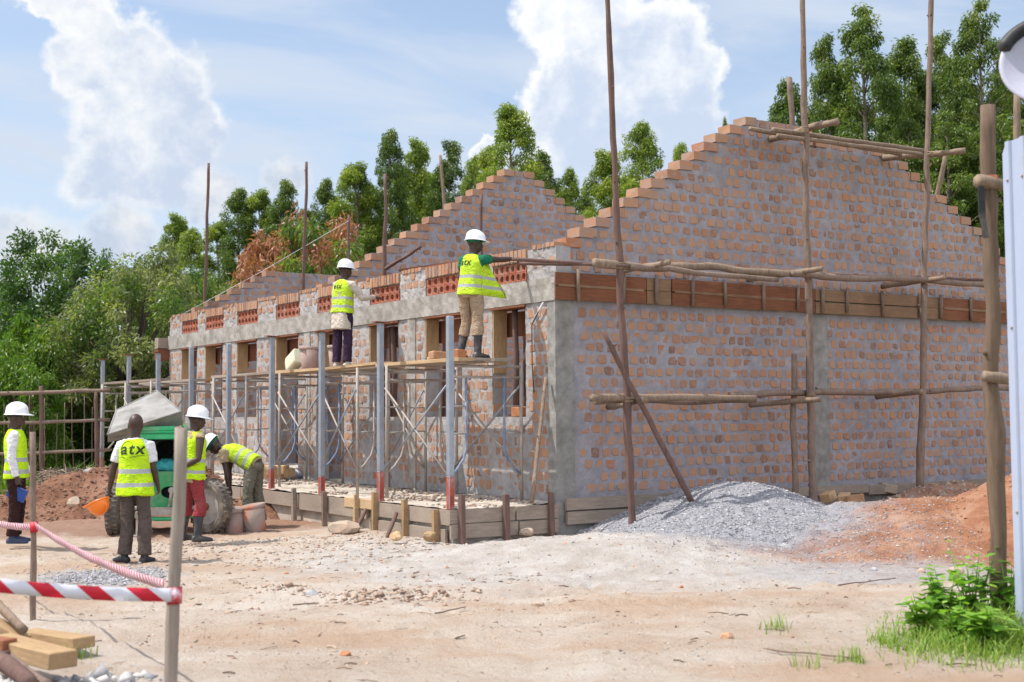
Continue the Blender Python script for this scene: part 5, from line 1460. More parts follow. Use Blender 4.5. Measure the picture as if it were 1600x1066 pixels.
mb = MB(); mb.box((.07, .12, .62), (.7, .02, .5)); mb.build('inner_panel', [M_BLACK], mx)
mb = MB(); mb.tube([(.12, .0, .63), (.12, -.07, .63)], .045, 14); mb.tube([(.12, -.06, .64), (.115, -.075, .55), (.10, -.08, .42)], [.022, .02, .02], 10); mb.tube([(.10, -.08, .42), (.10, -.16, .41)], .016, 8); mb.build('crank', [M_SCAF], mx, smooth=True)
mb = MB(); mb.box((-.02, -.035, .335), (.68, .05, .10)); mb.build('front_beam', [plain('red striped beam', (.42, .38, .33), .8, .1, 4, .2, dirt=(.45, .06, .04), dirt_amt=.9, dscale=7)], mx, bevel=.006)
mb = MB(); mb.tube([(-.40, -.02, .27), (-.1, -.06, .22), (.2, -.06, .22), (.5, -.02, .27)], .03, 8); mb.build('skirt', [M_GREENL], mx, smooth=True)
mb = MB(); mb.lathe([(.30, .12), (.42, .25), (.44, .5), (.40, .66), (.33, .68), (.30, .66), (.36, .5), (.34, .26), (.05, .2)], (0, 0, 0), 28, 0, None)
for i in range(len(mb.v)):
    x, y, z = mb.v[i]; mb.v[i] = (x * .82 + .02, .85 - z, 1.10 + y * .82)
mb.build('drum', [M_BLACK], mx, smooth=True)
mb = MB(); mb.loft([(V(.05, .18, 0) + V(0, 0, z), V(1, 0, 0), V(0, 1, 0), w, d) for z, w, d in ((.90, .28, .12), (.97, .27, .12), (1.04, .18, .08), (1.07, .06, .03))], 14); me = fuse(mb, .025, 2, .03, 12, 2); slots(me, [plain('teal plastic sheet', (.03, .26, .27), .6, .3, 8, .3)]); link('plastic_sheet', me, mx)
mb = MB(); mb.box((0, .5, .32), (.7, 1.2, .09)); mb.box((-.3, -.1, .30), (.07, .5, .09)); mb.box((.3, -.1, .30), (.07, .5, .09)); mb.build('chassis', [M_SCAF], mx)
for nm, x, z in (('prop_leg', -.3, 0), ('prop_leg', .3, 0)):
    mb = MB(); mb.tube([(x, -.3, -.02), (x, -.3, .34)], .03, 8); mb.box((x, -.3, .0), (.16, .16, .03)); mb.build(nm, [M_SCAF], mx)
def wheel(x, y, r, w, yaw=0):
    rot = Matrix.Rotation(yaw, 3, 'Z') @ Matrix.Rotation(R(90), 3, 'Y')
    tq = MB(); pr = [(r * .66, -w / 2 * .8), (r * .80, -w / 2), (r * .95, -w / 2 * .9), (r, -w / 2 * .55), (r, w / 2 * .55), (r * .95, w / 2 * .9), (r * .80, w / 2), (r * .66, w / 2 * .8)]
    tq.lathe(pr, (x, y, r), 40, 0, rot, True)
    for q in range(32):
        a = 2 * math.pi * q / 32
        for sd in (-1, 1):
            c_ = rot @ V(r * 1.0 * math.cos(a + .05 * sd), r * 1.0 * math.sin(a + .05 * sd), sd * w * .22) + V(x, y, r)
            tq.box(c_, (w * .32, .03, .03), Matrix.Rotation(yaw, 3, 'Z') @ Matrix.Rotation(-a, 3, 'X'), 0)
    wl = thing_part('wheel', mx)
    tq.build('tyre', [M_TYRE], wl, smooth=False)
    rq = MB(); rq.lathe([(.03, -w * .32), (r * .30, -w * .30), (r * .55, -w * .12), (r * .68, -w * .4), (r * .70, -w * .4), (r * .70, w * .4), (r * .68, w * .4), (r * .55, w * .0), (r * .3, -w * .16), (.03, -w * .2)], (x, y, r), 28, 0, rot); rq.build('rim', [M_SCAF], wl, smooth=True)
    rq = MB(); rq.tube([rot @ V(0, 0, -w * .45) + V(x, y, r), rot @ V(0, 0, w * .4) + V(x, y, r)], .05, 12); rq.build('hub', [M_RUST], wl, smooth=True)
def thing_part(name, parent): return link(name, None, parent)
wheel(.66, .02, .39, .20, R(50)); wheel(-.72, .12, .365, .20, R(4)); wheel(-.60, .75, .36, .2, R(2))
mb = MB(); mb.tube([(-.72, .12, .365), (.7, .1, .365)], .035, 10); mb.build('axle', [M_SCAF], mx)
# raised hopper: a steel pan seen from underneath, tipped up behind and to the left of the drum
hp = [at(170, 683, 18.6), at(181, 640, 18.9), at(247, 612, 19.5), at(285, 650, 19.3), at(283, 668, 19.15), at(215, 672, 18.9)]
rimA = [lm(p) for p in (at(170, 684, 18.35), at(286, 668, 18.75), at(283, 650, 19.95), at(247, 614, 20.2), at(183, 640, 19.7))]
top_ = [lm(p) for p in (at(168, 679, 18.45), at(284, 643, 18.95), at(245, 611, 19.75), at(182, 641, 19.35))]
bot_ = [lm(p) for p in (at(168, 692, 18.75), at(287, 664, 19.15), at(262, 640, 20.25), at(186, 662, 19.85))]
mb = MB(); mb.add(top_ + bot_, [(0, 1, 2, 3), (7, 6, 5, 4), (1, 0, 4, 5), (2, 1, 5, 6), (3, 2, 6, 7), (0, 3, 7, 4)])
mb.build('hopper', [M_HOP], mx, bevel=.012)
mb = MB()
for a, b in ((0, 1), (1, 2), (2, 3), (3, 0)): mb.tube([top_[a], top_[b]], .012, 8)
mb.build('hopper_lip', [M_HOP], mx, smooth=True)
for p, q in ((V(-.42, .5, 1.4), bot_[0].lerp(bot_[3], .5)), (V(.30, .5, 1.45), bot_[1].lerp(bot_[2], .5))):
    mb = MB(); mb.tube([p, q], .03, 8); mb.build('hopper_arm', [M_GREEN], mx, smooth=True)
# grey block standing in the dirt behind the bald man
mb = MB(); mb.box((0, 0, .16), (.5, .4, .34), None, 0, .03, .8); o = mb.build('concrete_block', [M_CONC], None, at(152, 752, 23.6) + Vector((0, 0, -.1)), bevel=.02); tag(o, 'rough grey concrete block on the dirt pile behind the bald man', 'block')

# ------------------------------------------------------------------ stick fence on the left
fence = thing('stick_fence', 'rough fence of dark posts and thin rails at the left behind the yard', 'fence', at(66, 770, 29.0))
lf = local(fence)
def fp_(px, py, Y=29.0): return lf(at(px, py, Y))
for px, y0, y1 in ((66, 603, 772), (-30, 606, 776), (152, 612, 766)):
    pole_mb(fp_(px, y1 + 6), fp_(px - 2, y0), .055, .045, 10, .02, 2, px).build('post', [M_POLE_D], fence, smooth=True)
for y0, y1, r in ((613, 610, .05), (659, 656, .045), (708, 703, .045), (768, 758, .05)):
    pole_mb(fp_(-60, y0 + 4), fp_(172, y1), r, r * .8, 12, .012, 1, y0).build('rail', [M_POLE], fence, smooth=True)
for k in range(15):
    px = -40 + 14 * k + random.uniform(-3, 3); mb = pole_mb(fp_(px, 764, 30.5), fp_(px + random.uniform(-4, 4), random.uniform(612, 660), 30.5), .014, .009, 6, .03, 0, k)
    mb.build('stick', [M_POLE_D if k % 2 else M_POLE], fence, smooth=True)
# heap of dead branches at the foot of the fence
rng = random.Random(5); mb = MB()
for k in range(520):
    c_ = at(rng.uniform(60, 210), rng.uniform(735, 762), rng.uniform(26.3, 28.2)); c_.z = max(.02, c_.z) ; d = Vector((rng.uniform(-1, 1), rng.uniform(-1, 1), rng.uniform(-.35, .45))).normalized(); L = rng.uniform(.15, .6)
    mb.tube([c_ - d * L / 2, c_ + Vector((rng.uniform(-.05, .05), 0, rng.uniform(-.04, .04))), c_ + d * L / 2], [.012, .01, .005], 4)
tag(mb.build('brushwood', [wood('dry twigs', (.10, .075, .06), (.34, .26, .20), isl=.9)], None), 'heap of dry brown branches at the foot of the stick fence', 'brushwood', kind='stuff')

# ------------------------------------------------------------------ warning tape on stakes
def stake(label, bot, top, r, mm, seed):
    mb = MB(); P_, R_ = crook((0, 0, -.25), top - bot, r * 1.0, r, 9, .012, seed=seed); mb.tube(P_, R_, 10, wob=.07)
    o = mb.build('stake', [mm], None, bot, smooth=True); return tag(o, label, 'stake', 'stakes of the tape barrier')
sL_b, sL_t = at(53, 968, 11.1), at(51, 675, 11.1); sR_b, sR_t = at(262, 1095, 7.9), at(284, 668, 7.9)
stake('thin upright stake on the left carrying the warning tape', sL_b, sL_t, .026, M_POLE, 61); stake('thick grey stake nearest the camera carrying the warning tape', sR_b, sR_t, .040, M_STAKE, 62)
m_, t, b = mat('warning tape', .45, .4); v = t.node('ShaderNodeUVMap').outputs[0]
sp = t.node('ShaderNodeSeparateXYZ'); t.put(sp.inputs[0], v)
fr_ = t.math('FRACT', t.math('ADD', t.math('MULTIPLY', sp.outputs[0], 3.05), t.math('MULTIPLY', sp.outputs[1], .38)))
c = t.mix(t.smooth(fr_, .45, .47), (.62, .02, .045), (.70, .70, .76))
t.l.new(c, b.inputs['Base Color'])
tr_ = t.node('ShaderNodeBsdfTranslucent'); t.put(tr_.inputs[0], c); ms = t.node('ShaderNodeMixShader'); ms.inputs[0].default_value = .3
t.l.new(b.outputs[0], ms.inputs[1]); t.l.new(tr_.outputs[0], ms.inputs[2]); t.l.new(ms.outputs[0], t.n['Material Output'].inputs[0])
M_TAPE = m_
def tape(label, pts, w, twist=(0, 0), sag=.06, n=60, uoff=0, flat_v=None, flip=False, scale=1.0, lab2=None):
    """pts: list of anchors; a ribbon hung between them"""
    path = []
    for a, b_ in zip(pts, pts[1:]):
        for i in range(n + (1 if b_ is pts[-1] else 0)):
            q = i / n; path.append(a.lerp(b_, q) - Vector((0, 0, 4 * sag * q * (1 - q))))
    mb = []; uv = []; L = 0; fcs = []
    for i, p in enumerate(path):
        d = (path[min(i + 1, len(path) - 1)] - path[max(i - 1, 0)]).normalized(); side = d.cross(Vector((0, 0, 1))).normalized(); upv = side.cross(d)
        q = i / (len(path) - 1); a = twist[0] + (twist[1] - twist[0]) * q + .10 * math.sin(q * 23)
        wd = upv * math.cos(a) + side * math.sin(a)
        if i: L += (p - path[i - 1]).length
        mb += [p + wd * w / 2, p + side * .004 * math.sin(q * 40), p - wd * w / 2]; uv += [(L * scale + uoff, q_) for q_ in ((1, .5, 0) if flat_v is None else (1.3, 1.3, 0))]
        if i: fcs += [(3 * i - 3, 3 * i, 3 * i + 1, 3 * i - 2), (3 * i - 2, 3 * i + 1, 3 * i + 2, 3 * i - 1)]
    me = bpy.data.meshes.new('barrier_tape'); me.from_pydata([tuple(x) for x in mb], [], fcs); me.materials.append(M_TAPE)
    ul = me.uv_layers.new(name='UVMap')
    for lp_ in me.loops: ul.data[lp_.index].uv = uv[lp_.vertex_index]
    me.polygons.foreach_set('use_smooth', [True] * len(me.polygons))
    o = link('barrier_tape', me); o.modifiers.new('thick', 'SOLIDIFY').thickness = .0006
    return tag(o, label, 'warning tape', 'red and white warning tape')
tL = at(51, 824, 11.06); tR = at(271, 928, 7.85)
tape('far strip of red and white tape from the left edge to the thin stake', [at(-30, 811, 12.4), tL], .062, (.2, .2), .02, uoff=.1, scale=5.2, flat_v=1)
tape('slanting strip of red and white tape between the two stakes', [tL + Vector((.03, -.02, .02)), tR + Vector((-.06, .02, .05))], .062, (.25, .1), .05, uoff=.0, scale=5.2, flat_v=1)
tape('nearest level strip of red and white warning tape ending at the thick stake', [at(-60, 908, 7.4), tR + Vector((.0, -.045, .0))], .080, (.1, -.05), .02, uoff=.13, scale=1.18)
mb = MB(); mb.lathe([(.047, -.05), (.049, 0), (.047, .05), (.044, 0)], (0, 0, 0), 16, close=True); 
me_o = mb.build('tape_knot', [plain('red tape wrap', (.55, .03, .05), .5, .15, 12, .1, dirt=(.68, .68, .74), dirt_amt=.95, dscale=14)], None, at(272, 930, 7.9), smooth=True); tag(me_o, 'red and white tape wound round the thick stake near the camera', 'tape knot')
mb = MB(); mb.lathe([(.031, -.045), (.033, 0), (.031, .045), (.028, 0)], (0, 0, 0), 16, close=True)
me_o = mb.build('tape_knot', [plain('red tape', (.55, .03, .05), .5, .1)], None, tL + Vector((0, .03, .0)), smooth=True); tag(me_o, 'red tape wound round the thin left stake', 'tape knot')

# ------------------------------------------------------------------ timber and stones, bottom left corner
def beam(name, label, a, b, w, h, mm, group='timber offcuts', up=Vector((0, 0, 1)), jit=.004):
    a = Vector(a); b = Vector(b); mb = MB(); c_ = (a + b) / 2; mb.box((0, 0, 0), ((b - a).length, w, h), None, 0, jit)
    o = mb.build(name, [mm], None, c_, bevel=.006); o.rotation_euler = (b - a).to_track_quat('X', 'Z').to_euler(); return tag(o, label, 'timber', group)
def logm(label, a, b, r, mm, seed):
    a = Vector(a); b = Vector(b); mb = pole_mb((0, 0, 0), b - a, r, r * .9, 9, .02, 1, seed, 12); o = mb.build('log', [mm], None, a, smooth=True); return tag(o, label, 'log', 'logs in the bottom left corner')
beam('timber_block', 'yellow timber block lying near the left stake\'s foot', at(42, 992, 9.95), at(132, 1004, 9.35), .17, .085, M_BOARD_Y)
beam('timber_block', 'yellow timber block in the corner pile, nearest the grey stones', at(-6, 1004, 8.9), at(100, 1032, 8.3), .20, .105, M_BOARD_Y)
beam('plank', 'fresh plank sloping in from the left edge above the corner timber blocks', at(-40, 955, 9.5), at(40, 1000, 9.4), .13, .05, M_BOARD_Y)
beam('plank', 'dark ended plank at the left edge under the sloping fresh plank', at(-60, 1000, 8.8), at(16, 1008, 8.6), .12, .08, M_BOARD_RED)
logm('pale bark stick slanting from the left edge over the timber', at(-10, 938, 9.6), at(38, 985, 9.35), .035, M_POLE_L, 71)
logm('dark log in the very bottom left corner', at(-20, 1020, 8.1), at(50, 1072, 7.85), .055, M_POLE_D, 72)
logm('brown log beside the dark one in the bottom left corner', at(10, 1028, 8.2), at(75, 1075, 7.9), .045, M_POLE, 73)
rng = random.Random(9)
def rock(label, loc, r, mm, seed, flat=.7, name='stone', group='stones lying in the yard', cat='stone'):
    bm = bmesh.new(); bmesh.ops.create_icosphere(bm, subdivisions=2, radius=1)
    rr = random.Random(seed); ns = [Vector((rr.gauss(0, 1), rr.gauss(0, 1), rr.gauss(0, 1))).normalized() for _ in range(7)]; ds = [rr.uniform(.55, .85) for _ in range(7)]
    for v in bm.verts:
        for n_, d_ in zip(ns, ds):
            e = v.co.dot(n_) - d_
            if e > 0: v.co -= n_ * e
        v.co += v.co.normalized() * .06 * noise.noise(v.co * 3 + Vector((seed, 0, 0)))
    sx, sy = rr.uniform(.8, 1.35), rr.uniform(.7, 1.1)
    for v in bm.verts: v.co = Vector((v.co.x * r * sx, v.co.y * r * sy, v.co.z * r * flat))
    me = bpy.data.meshes.new(name); bm.to_mesh(me); bm.free(); me.materials.append(mm)
    o = link(name, me, None, loc); return tag(o, label, cat, group)
M_STONEG = plain('grey stone', (.38, .375, .38), .9, .3, 6, .5, .2)
M_STONEB = plain('tan stone', (.39, .31, .24), .9, .25, 6, .5, .2, dirt=(.36, .2, .12), dirt_amt=.4)
strewn('stone_rubble', 700, (-3.6, -2.2), (7.6, 8.65), .02, .075, stone_mat('grey broken stone', [(0, (.17, .18, .21)), (.4, (.33, .33, .35)), (.8, (.48, .47, .46)), (1, (.6, .57, .53))]), 31, 'grey broken stones in the bottom left corner beside the timber', 'stones', lambda x, y: sm(x, -2.2, -2.7))
for i, (px, py, r, mm, lab) in enumerate([
    (118, 787, .17, M_STONEB, 'tan boulder sitting on the brown dirt pile'), (538, 824, .23, M_STONEB, 'large tan slab of stone leaning on the veranda formwork'),
    (760, 826, .11, M_STONEG, 'white grey angular stone leaning on formwork below the corner'), (823, 832, .12, M_STONEB, 'flat tan stone on the sand near the building corner'), (842, 820, .10, M_STONEG, 'grey lump behind the flat tan stone near the corner'),
    (492, 817, .10, M_BRICK3, 'broken pale brick lying left of the large tan slab'), (620, 838, .09, M_BRICK3, 'half buried brick beneath the veranda brace'), (672, 838, .10, M_BOARD_Y, 'yellow block of wood at the foot of the veranda formwork'),
    (1440, 893, .055, M_STONEB, 'small tan stone at the foot of the red earth heap'), (1493, 893, .10, M_STONEB, 'flat tan stone beside the green weeds'), (1366, 890, .04, M_STONEG, 'small grey stone on the pale dust before the red earth'),
    (948, 877, .06, M_BRICK2, 'upright shard of red brick on the sand'), (998, 891, .065, M_BRICK2, 'red brown brick chip right of the upright shard'), (1065, 912, .03, M_BRICK2, 'little red chip near the edge of the sand'), (840, 940, .055, M_STONEB, 'small brown stone in the middle of the yard'),
    (1136, 996, .05, M_BRICK1, 'small brick chip in the near right of the yard'), (750, 866, .06, M_STONEG, 'dark pebble on the sand below the building corner'), (487, 925, .06, M_STONEG, 'grey pebble left of the trampled clods'), (540, 1022, .04, M_BRICK2, 'orange brick chip in the near left of the yard'),
    (1285, 815, .07, M_BRICK2, 'orange brick chip on the slope of the grey pile'), (1300, 823, .05, M_BRICK1, 'smaller tan chip below the orange one on the pile')]):
    p = gz(px, py, (.14 if 770 < py < 840 and px > 500 else 0))
    if not (770 < py < 840): p.z = gheight(p.x, p.y) + r * .12
    if i == 0: p = at(px, py, 21.9)
    if px == 1285: p = at(px, py, 16.9)
    if px == 1300: p = at(px, py, 16.6)
    if i == 4: p = at(px, py, 17.9)
    if px == 1493: p = gz(px, py, .1)
    rock(lab, p, r, mm, 100 + i, .55 if 'flat' in lab or 'slab' in lab else .75, cat='brick chip' if ('chip' in lab or 'brick' in lab or 'shard' in lab) else ('wood block' if 'wood' in lab else 'stone'), name='brick_fragment' if ('chip' in lab or 'brick' in lab or 'shard' in lab) else ('wood_block' if 'wood' in lab else 'stone'))
# bricks left on the red earth by the wall
for i, (px, py, Y, lab) in enumerate([(1296, 778, 20.2, 'leftmost pale brick of the three at the top of the chippings by the gable wall'), (1320, 781, 20.0, 'middle brick of the three at the top of the chippings by the gable wall'), (1337, 782, 19.8, 'right brick of the three at the top of the chippings by the gable wall'), (1446, 770, 21.2, 'grey and tan brick on the earth bank by the wall foot'), (1386, 765, 21.4, 'tan block of stone on the earth bank by the wall foot'), (1487, 779, 20.2, 'tan brick end at the top of the steep red heap'), (1498, 795, 19.2, 'orange triangular brick piece on the side of the steep red heap')]):
    loose_brick(lab, at(px, py, Y) - Vector((0, 0, .05)), (random.uniform(-.2, .2), random.uniform(-.2, .2), random.uniform(0, 3)), (.26, .17, .14), (M_BRICK3, M_BRICK3, M_BRICK1, M_STONEG, M_STONEB, M_BRICK3, M_BRICK2)[i])
for lab, a, b in (('long thin twig lying in the near right of the yard', (1198, 1016), (1335, 1031)), ('thin twig beside the trampled clods', (680, 960), (728, 950)), ('short curved twig left of the trampled clods', (458, 947), (492, 944)), ('thin twig on the pale dust before the red earth', (1310, 916), (1400, 905))):
    p, q = gz(*a, .02), gz(*b, .02); mb = pole_mb((0, 0, .01), q - p + Vector((0, 0, .01)), .008, .005, 8, .08, 0, a[0], 6); tag(mb.build('twig', [M_POLE], None, p, smooth=True), lab, 'twig', 'twigs in the yard')

# ------------------------------------------------------------------ gate post, sheet and sign on the right
PY = 10.4
gp0 = thing('gate_post', 'tall weathered timber post at the right with stub rails nailed to it', 'post', at(1561, 982, PY))
lg = local(gp0)
mb = pole_mb(lg(at(1561, 1000, PY)), lg(at(1543, 165, PY)), .070, .058, 22, .02, 4, 81, 14); mb.build('upright', [wood('weathered post', (.07, .047, .034), (.205, .142, .10), (9, 9, 1.0))], gp0, smooth=True)
for (x0, y0, x1, y1, r) in ((1527, 283, 1585, 290, .058), (1538, 588, 1590, 592, .045)):
    mb = pole_mb(lg(at(x0, y0, PY - .1)), lg(at(x1, y1, PY - .02)), r, r * .9, 6, .02, 0, x0, 10); mb.build('stub_rail', [M_POLE_L], gp0, smooth=True)
mb = MB(); a, b, c_ = lg(at(1533, 292, PY - .12)), lg(at(1535, 340, PY - .12)), lg(at(1541, 372, PY - .1)); mb.plank(a, b, .02, .05); mb.plank(b, c_, .02, .05); mb.build('strap', [M_DARK], gp0)
lash_mb = MB(); lash_mb.lathe([(.075, -.05), (.08, 0), (.075, .05), (.07, 0)], lg(at(1546, 285, PY)), 12, close=True); lash_mb.build('lashing', [M_RUST], gp0, smooth=True)
# corrugated sheet: ridged and standing on edge, runs out of the frame
sh_a, sh_b = at(1588, 990, 10.0), at(1680, 1010, 9.3); dd = sh_b - sh_a; dd.z = 0; dl = dd.length; dd.normalize(); nn = Vector((dd.y, -dd.x, 0))
sh = thing('corrugated_sheet', 'pale blue ribbed metal sheet standing upright at the right edge', 'metal sheet', (sh_a.x, sh_a.y, 0))
topz = at(1566, 225, 10.0).z; lean = at(1566, 225, 10.0) - Vector((sh_a.x, sh_a.y, topz)); lean = lean.x
mb = MB(); n = 96; rows = 8
def prof_(u): f_ = (u / .19) % 1.0; return .022 * (sm(f_, .28, .36) - sm(f_, .60, .68))
for lay in (0, .0012):
    for j in range(rows):
        z = .05 + (topz - .05) * j / (rows - 1)
        for i in range(n):
            u = dl * 1.0 * i / (n - 1); p = dd * u + nn * (prof_(u) + lay) + Vector((lean * z / topz, 0, z))
            if j == rows - 1 and u < .05: p.z -= .08 * (1 - u / .05)
            mb.v.append(tuple(p))
for lay in (0, 1):
    o_ = lay * n * rows
    for j in range(rows - 1):
        for i in range(n - 1):
            q = [o_ + j * n + i, o_ + j * n + i + 1, o_ + (j + 1) * n + i + 1, o_ + (j + 1) * n + i]; mb.f.append(q if lay == 0 else q[::-1]); mb.mi.append(0)
N_ = n * rows
for j in range(rows - 1):
    for i in (0, n - 1): mb.f.append([j * n + i, (j + 1) * n + i, N_ + (j + 1) * n + i, N_ + j * n + i]); mb.mi.append(0)
mb.build('sheet', [plain('pale blue coated steel', (.37, .42, .55), .42, .06, 3, .03, .5, dirt=(.33, .32, .34), dirt_amt=.4)], sh, smooth=False)
for zf in (.25, .62, .92):
    for k in range(3):
        u = .095 * (1 + 2 * k); p = dd * u + nn * .026 + Vector((lean * zf, 0, topz * zf)); s_ = MB(); s_.ball(p, .012, 8, 6); s_.build('screw', [M_SCAF], sh, smooth=True)
o = pole_mb((0, 0, 0), at(1589, 142, 13.5) - at(1604, 960, 13.5), .05, .035, 12, .015, 3, 91).build('timber_pole', [M_POLE_L], None, at(1604, 960, 13.5), smooth=True); tag(o, 'thin peeled pole rising behind the ribbed metal sheet', 'pole')
# white dish with black rim up in the corner, on its own mast beyond the frame
cA = at(1640, 97, 9.0); sg_ = thing('dish', 'white round dish with a black rim in the top right corner', 'dish', cA, 0)
dr = (at(1640, 97, 9.0) - at(1570, 97, 9.0)).length * 1.06
fw_ = Vector((-.34, -.9, .30)).normalized(); ux = fw_.cross(Vector((0, 0, 1))).normalized(); uz = ux.cross(fw_); DM = Matrix((ux, -fw_, uz)).transposed()
mb = MB(); RX = Matrix.Rotation(R(90), 3, 'X')
pr = [(dr * q, -.10 * (1 - q * q)) for q in np.linspace(.02, 1, 10)]
mb.lathe(pr + [(r_, z_ + .012) for r_, z_ in pr[::-1]], (0, 0, 0), 48, 0, DM @ RX, True); mb.build('face', [plain('white coated face', (.42, .41, .50), .5, .03)], sg_, smooth=True)
mb = MB(); mb.tube([DM @ V(dr * math.cos(q), 0, dr * math.sin(q)) for q in np.linspace(R(20), R(205), 30)], [.008] + [.05] * 28 + [.008], 10); mb.build('rim', [M_DARK], sg_, smooth=True)
mb = MB(); mb.tube([(0.02, .06, 0), (.02, .08, -cA.z - .1)], .035, 10); mb.build('mast', [M_SCAF], sg_, smooth=True)

# ------------------------------------------------------------------ trees
def leaf_mat(name, stops, trans=.38, rough=.45, spec=.4):
    m_, t, b = mat(name, rough, spec)
    gi = t.node('ShaderNodeNewGeometry').outputs['Random Per Island']
    at_ = t.node('ShaderNodeAttribute', attribute_name='clump').outputs['Fac']
    oi = t.node('ShaderNodeObjectInfo').outputs['Random']
    f = t.math('ADD', t.math('ADD', t.math('MULTIPLY', gi, .45), t.math('MULTIPLY', at_, .45)), t.math('MULTIPLY', oi, .10))
    c = t.ramp(f, stops); t.l.new(c, b.inputs['Base Color'])
    tr_ = t.node('ShaderNodeBsdfTranslucent'); t.put(tr_.inputs[0], t.mix(1.0, c, (1.5, 1.6, .6), 'MULTIPLY'))
    ms = t.node('ShaderNodeMixShader'); ms.inputs[0].default_value = trans
    t.l.new(b.outputs[0], ms.inputs[1]); t.l.new(tr_.outputs[0], ms.inputs[2]); t.l.new(ms.outputs[0], t.n['Material Output'].inputs[0])
    return m_
M_EUC = leaf_mat('eucalyptus leaves', [(0, (0.035, 0.071, 0.017)), (.45, (0.087, 0.140, 0.025)), (.75, (0.152, 0.211, 0.033)), (1, (0.256, 0.267, 0.052))])
M_EUC2 = leaf_mat('light eucalyptus leaves', [(0, (0.076, 0.122, 0.021)), (.45, (0.162, 0.230, 0.031)), (.75, (0.272, 0.328, 0.038)), (1, (0.414, 0.426, 0.057))])
M_MANGO = leaf_mat('mango leaves', [(0, (0.035, 0.081, 0.015)), (.4, (0.078, 0.146, 0.024)), (.75, (0.172, 0.248, 0.038)), (1, (0.345, 0.365, 0.076))], rough=.38)
M_MANGOD = leaf_mat('dusty mango leaves', [(0, (0.067, 0.095, 0.034)), (.4, (0.149, 0.183, 0.068)), (.75, (0.282, 0.298, 0.124)), (1, (0.439, 0.432, 0.192))], rough=.5)
M_NEW = leaf_mat('brown young leaves', [(0, (0.180, 0.068, 0.038)), (.5, (0.360, 0.150, 0.083)), (1, (0.495, 0.240, 0.128))], .25)
M_DARKL = leaf_mat('dark green leaves', [(0, (0.024, 0.064, 0.016)), (.45, (0.054, 0.115, 0.024)), (.8, (0.101, 0.172, 0.031)), (1, (0.161, 0.229, 0.041))])
M_SAP = leaf_mat('sapling leaves', [(0, (0.039, 0.093, 0.010)), (.45, (0.089, 0.176, 0.017)), (.8, (0.156, 0.253, 0.026)), (1, (0.235, 0.306, 0.043))])
M_WEED = leaf_mat('weed leaves', [(0, (0.075, 0.182, 0.019)), (.5, (0.180, 0.351, 0.039)), (1, (0.330, 0.494, 0.065))], .35)
M_GRASS = leaf_mat('grass blades', [(0, (0.091, 0.169, 0.024)), (.5, (0.195, 0.312, 0.048)), (.85, (0.325, 0.403, 0.096)), (1, (0.468, 0.429, 0.180))], .3)
M_TRUNK = wood('tree bark', (.10, .08, .065), (.30, .25, .20), (8, 8, 1.5))
M_TRUNKD = wood('dark tree bark', (.045, .035, .03), (.14, .11, .09), (8, 8, 1.5))


def leaves(clumps, rng, L, Wd, droop=.5, spread=1.0, fold=.0, tips=None):
    """clumps: list of (centre, radius xyz, count, material). Every leaf is a small diamond of two faces"""
    Vs, Mi, Cl = [], [], []
    for c, r, n, mi in clumps:
        d = rng.normal(0, 1, (n, 3)); d /= np.linalg.norm(d, axis=1)[:, None]
        p = d * (rng.random((n, 1)) ** .45) * np.asarray(r); pos = p + np.asarray(c)
        ax = d * spread + rng.normal(0, .55, (n, 3)); ax[:, 2] -= droop * 1.6; ax /= np.linalg.norm(ax, axis=1)[:, None]
        sd = np.cross(ax, rng.normal(0, 1, (n, 3))); sd /= np.linalg.norm(sd, axis=1)[:, None] + 1e-9
        l = L * rng.uniform(.6, 1.25, (n, 1)); w = Wd * rng.uniform(.7, 1.2, (n, 1))
        a = pos; b_ = pos + ax * l * .45 + sd * w; e = pos + ax * l; f = pos + ax * l * .45 - sd * w
        Vs.append(np.stack([a, b_, e, f], 1).reshape(-1, 3)); Mi.append(np.full(n, mi)); Cl.append(np.full(n * 4, rng.random()))
    v = np.concatenate(Vs); q = np.arange(len(v)).reshape(-1, 4)
    return v, q, np.concatenate(Mi), np.concatenate(Cl)
def crown_mesh(name, clumps, rng, mats, L, Wd, droop=.5, spread=1.0):
    v, q, mi, cl = leaves(clumps, rng, L, Wd, droop, spread)
    me = np_mesh(name, v, q, mats, mi)
    a = me.attributes.new('clump', 'FLOAT', 'POINT'); a.data.foreach_set('value', cl.astype(np.float32)); return me
def limb_tubes(mb, segs):
    for P_, r0, r1, k in segs: mb.tube(P_, list(np.linspace(r0, r1, len(P_))), k, wob=.05)


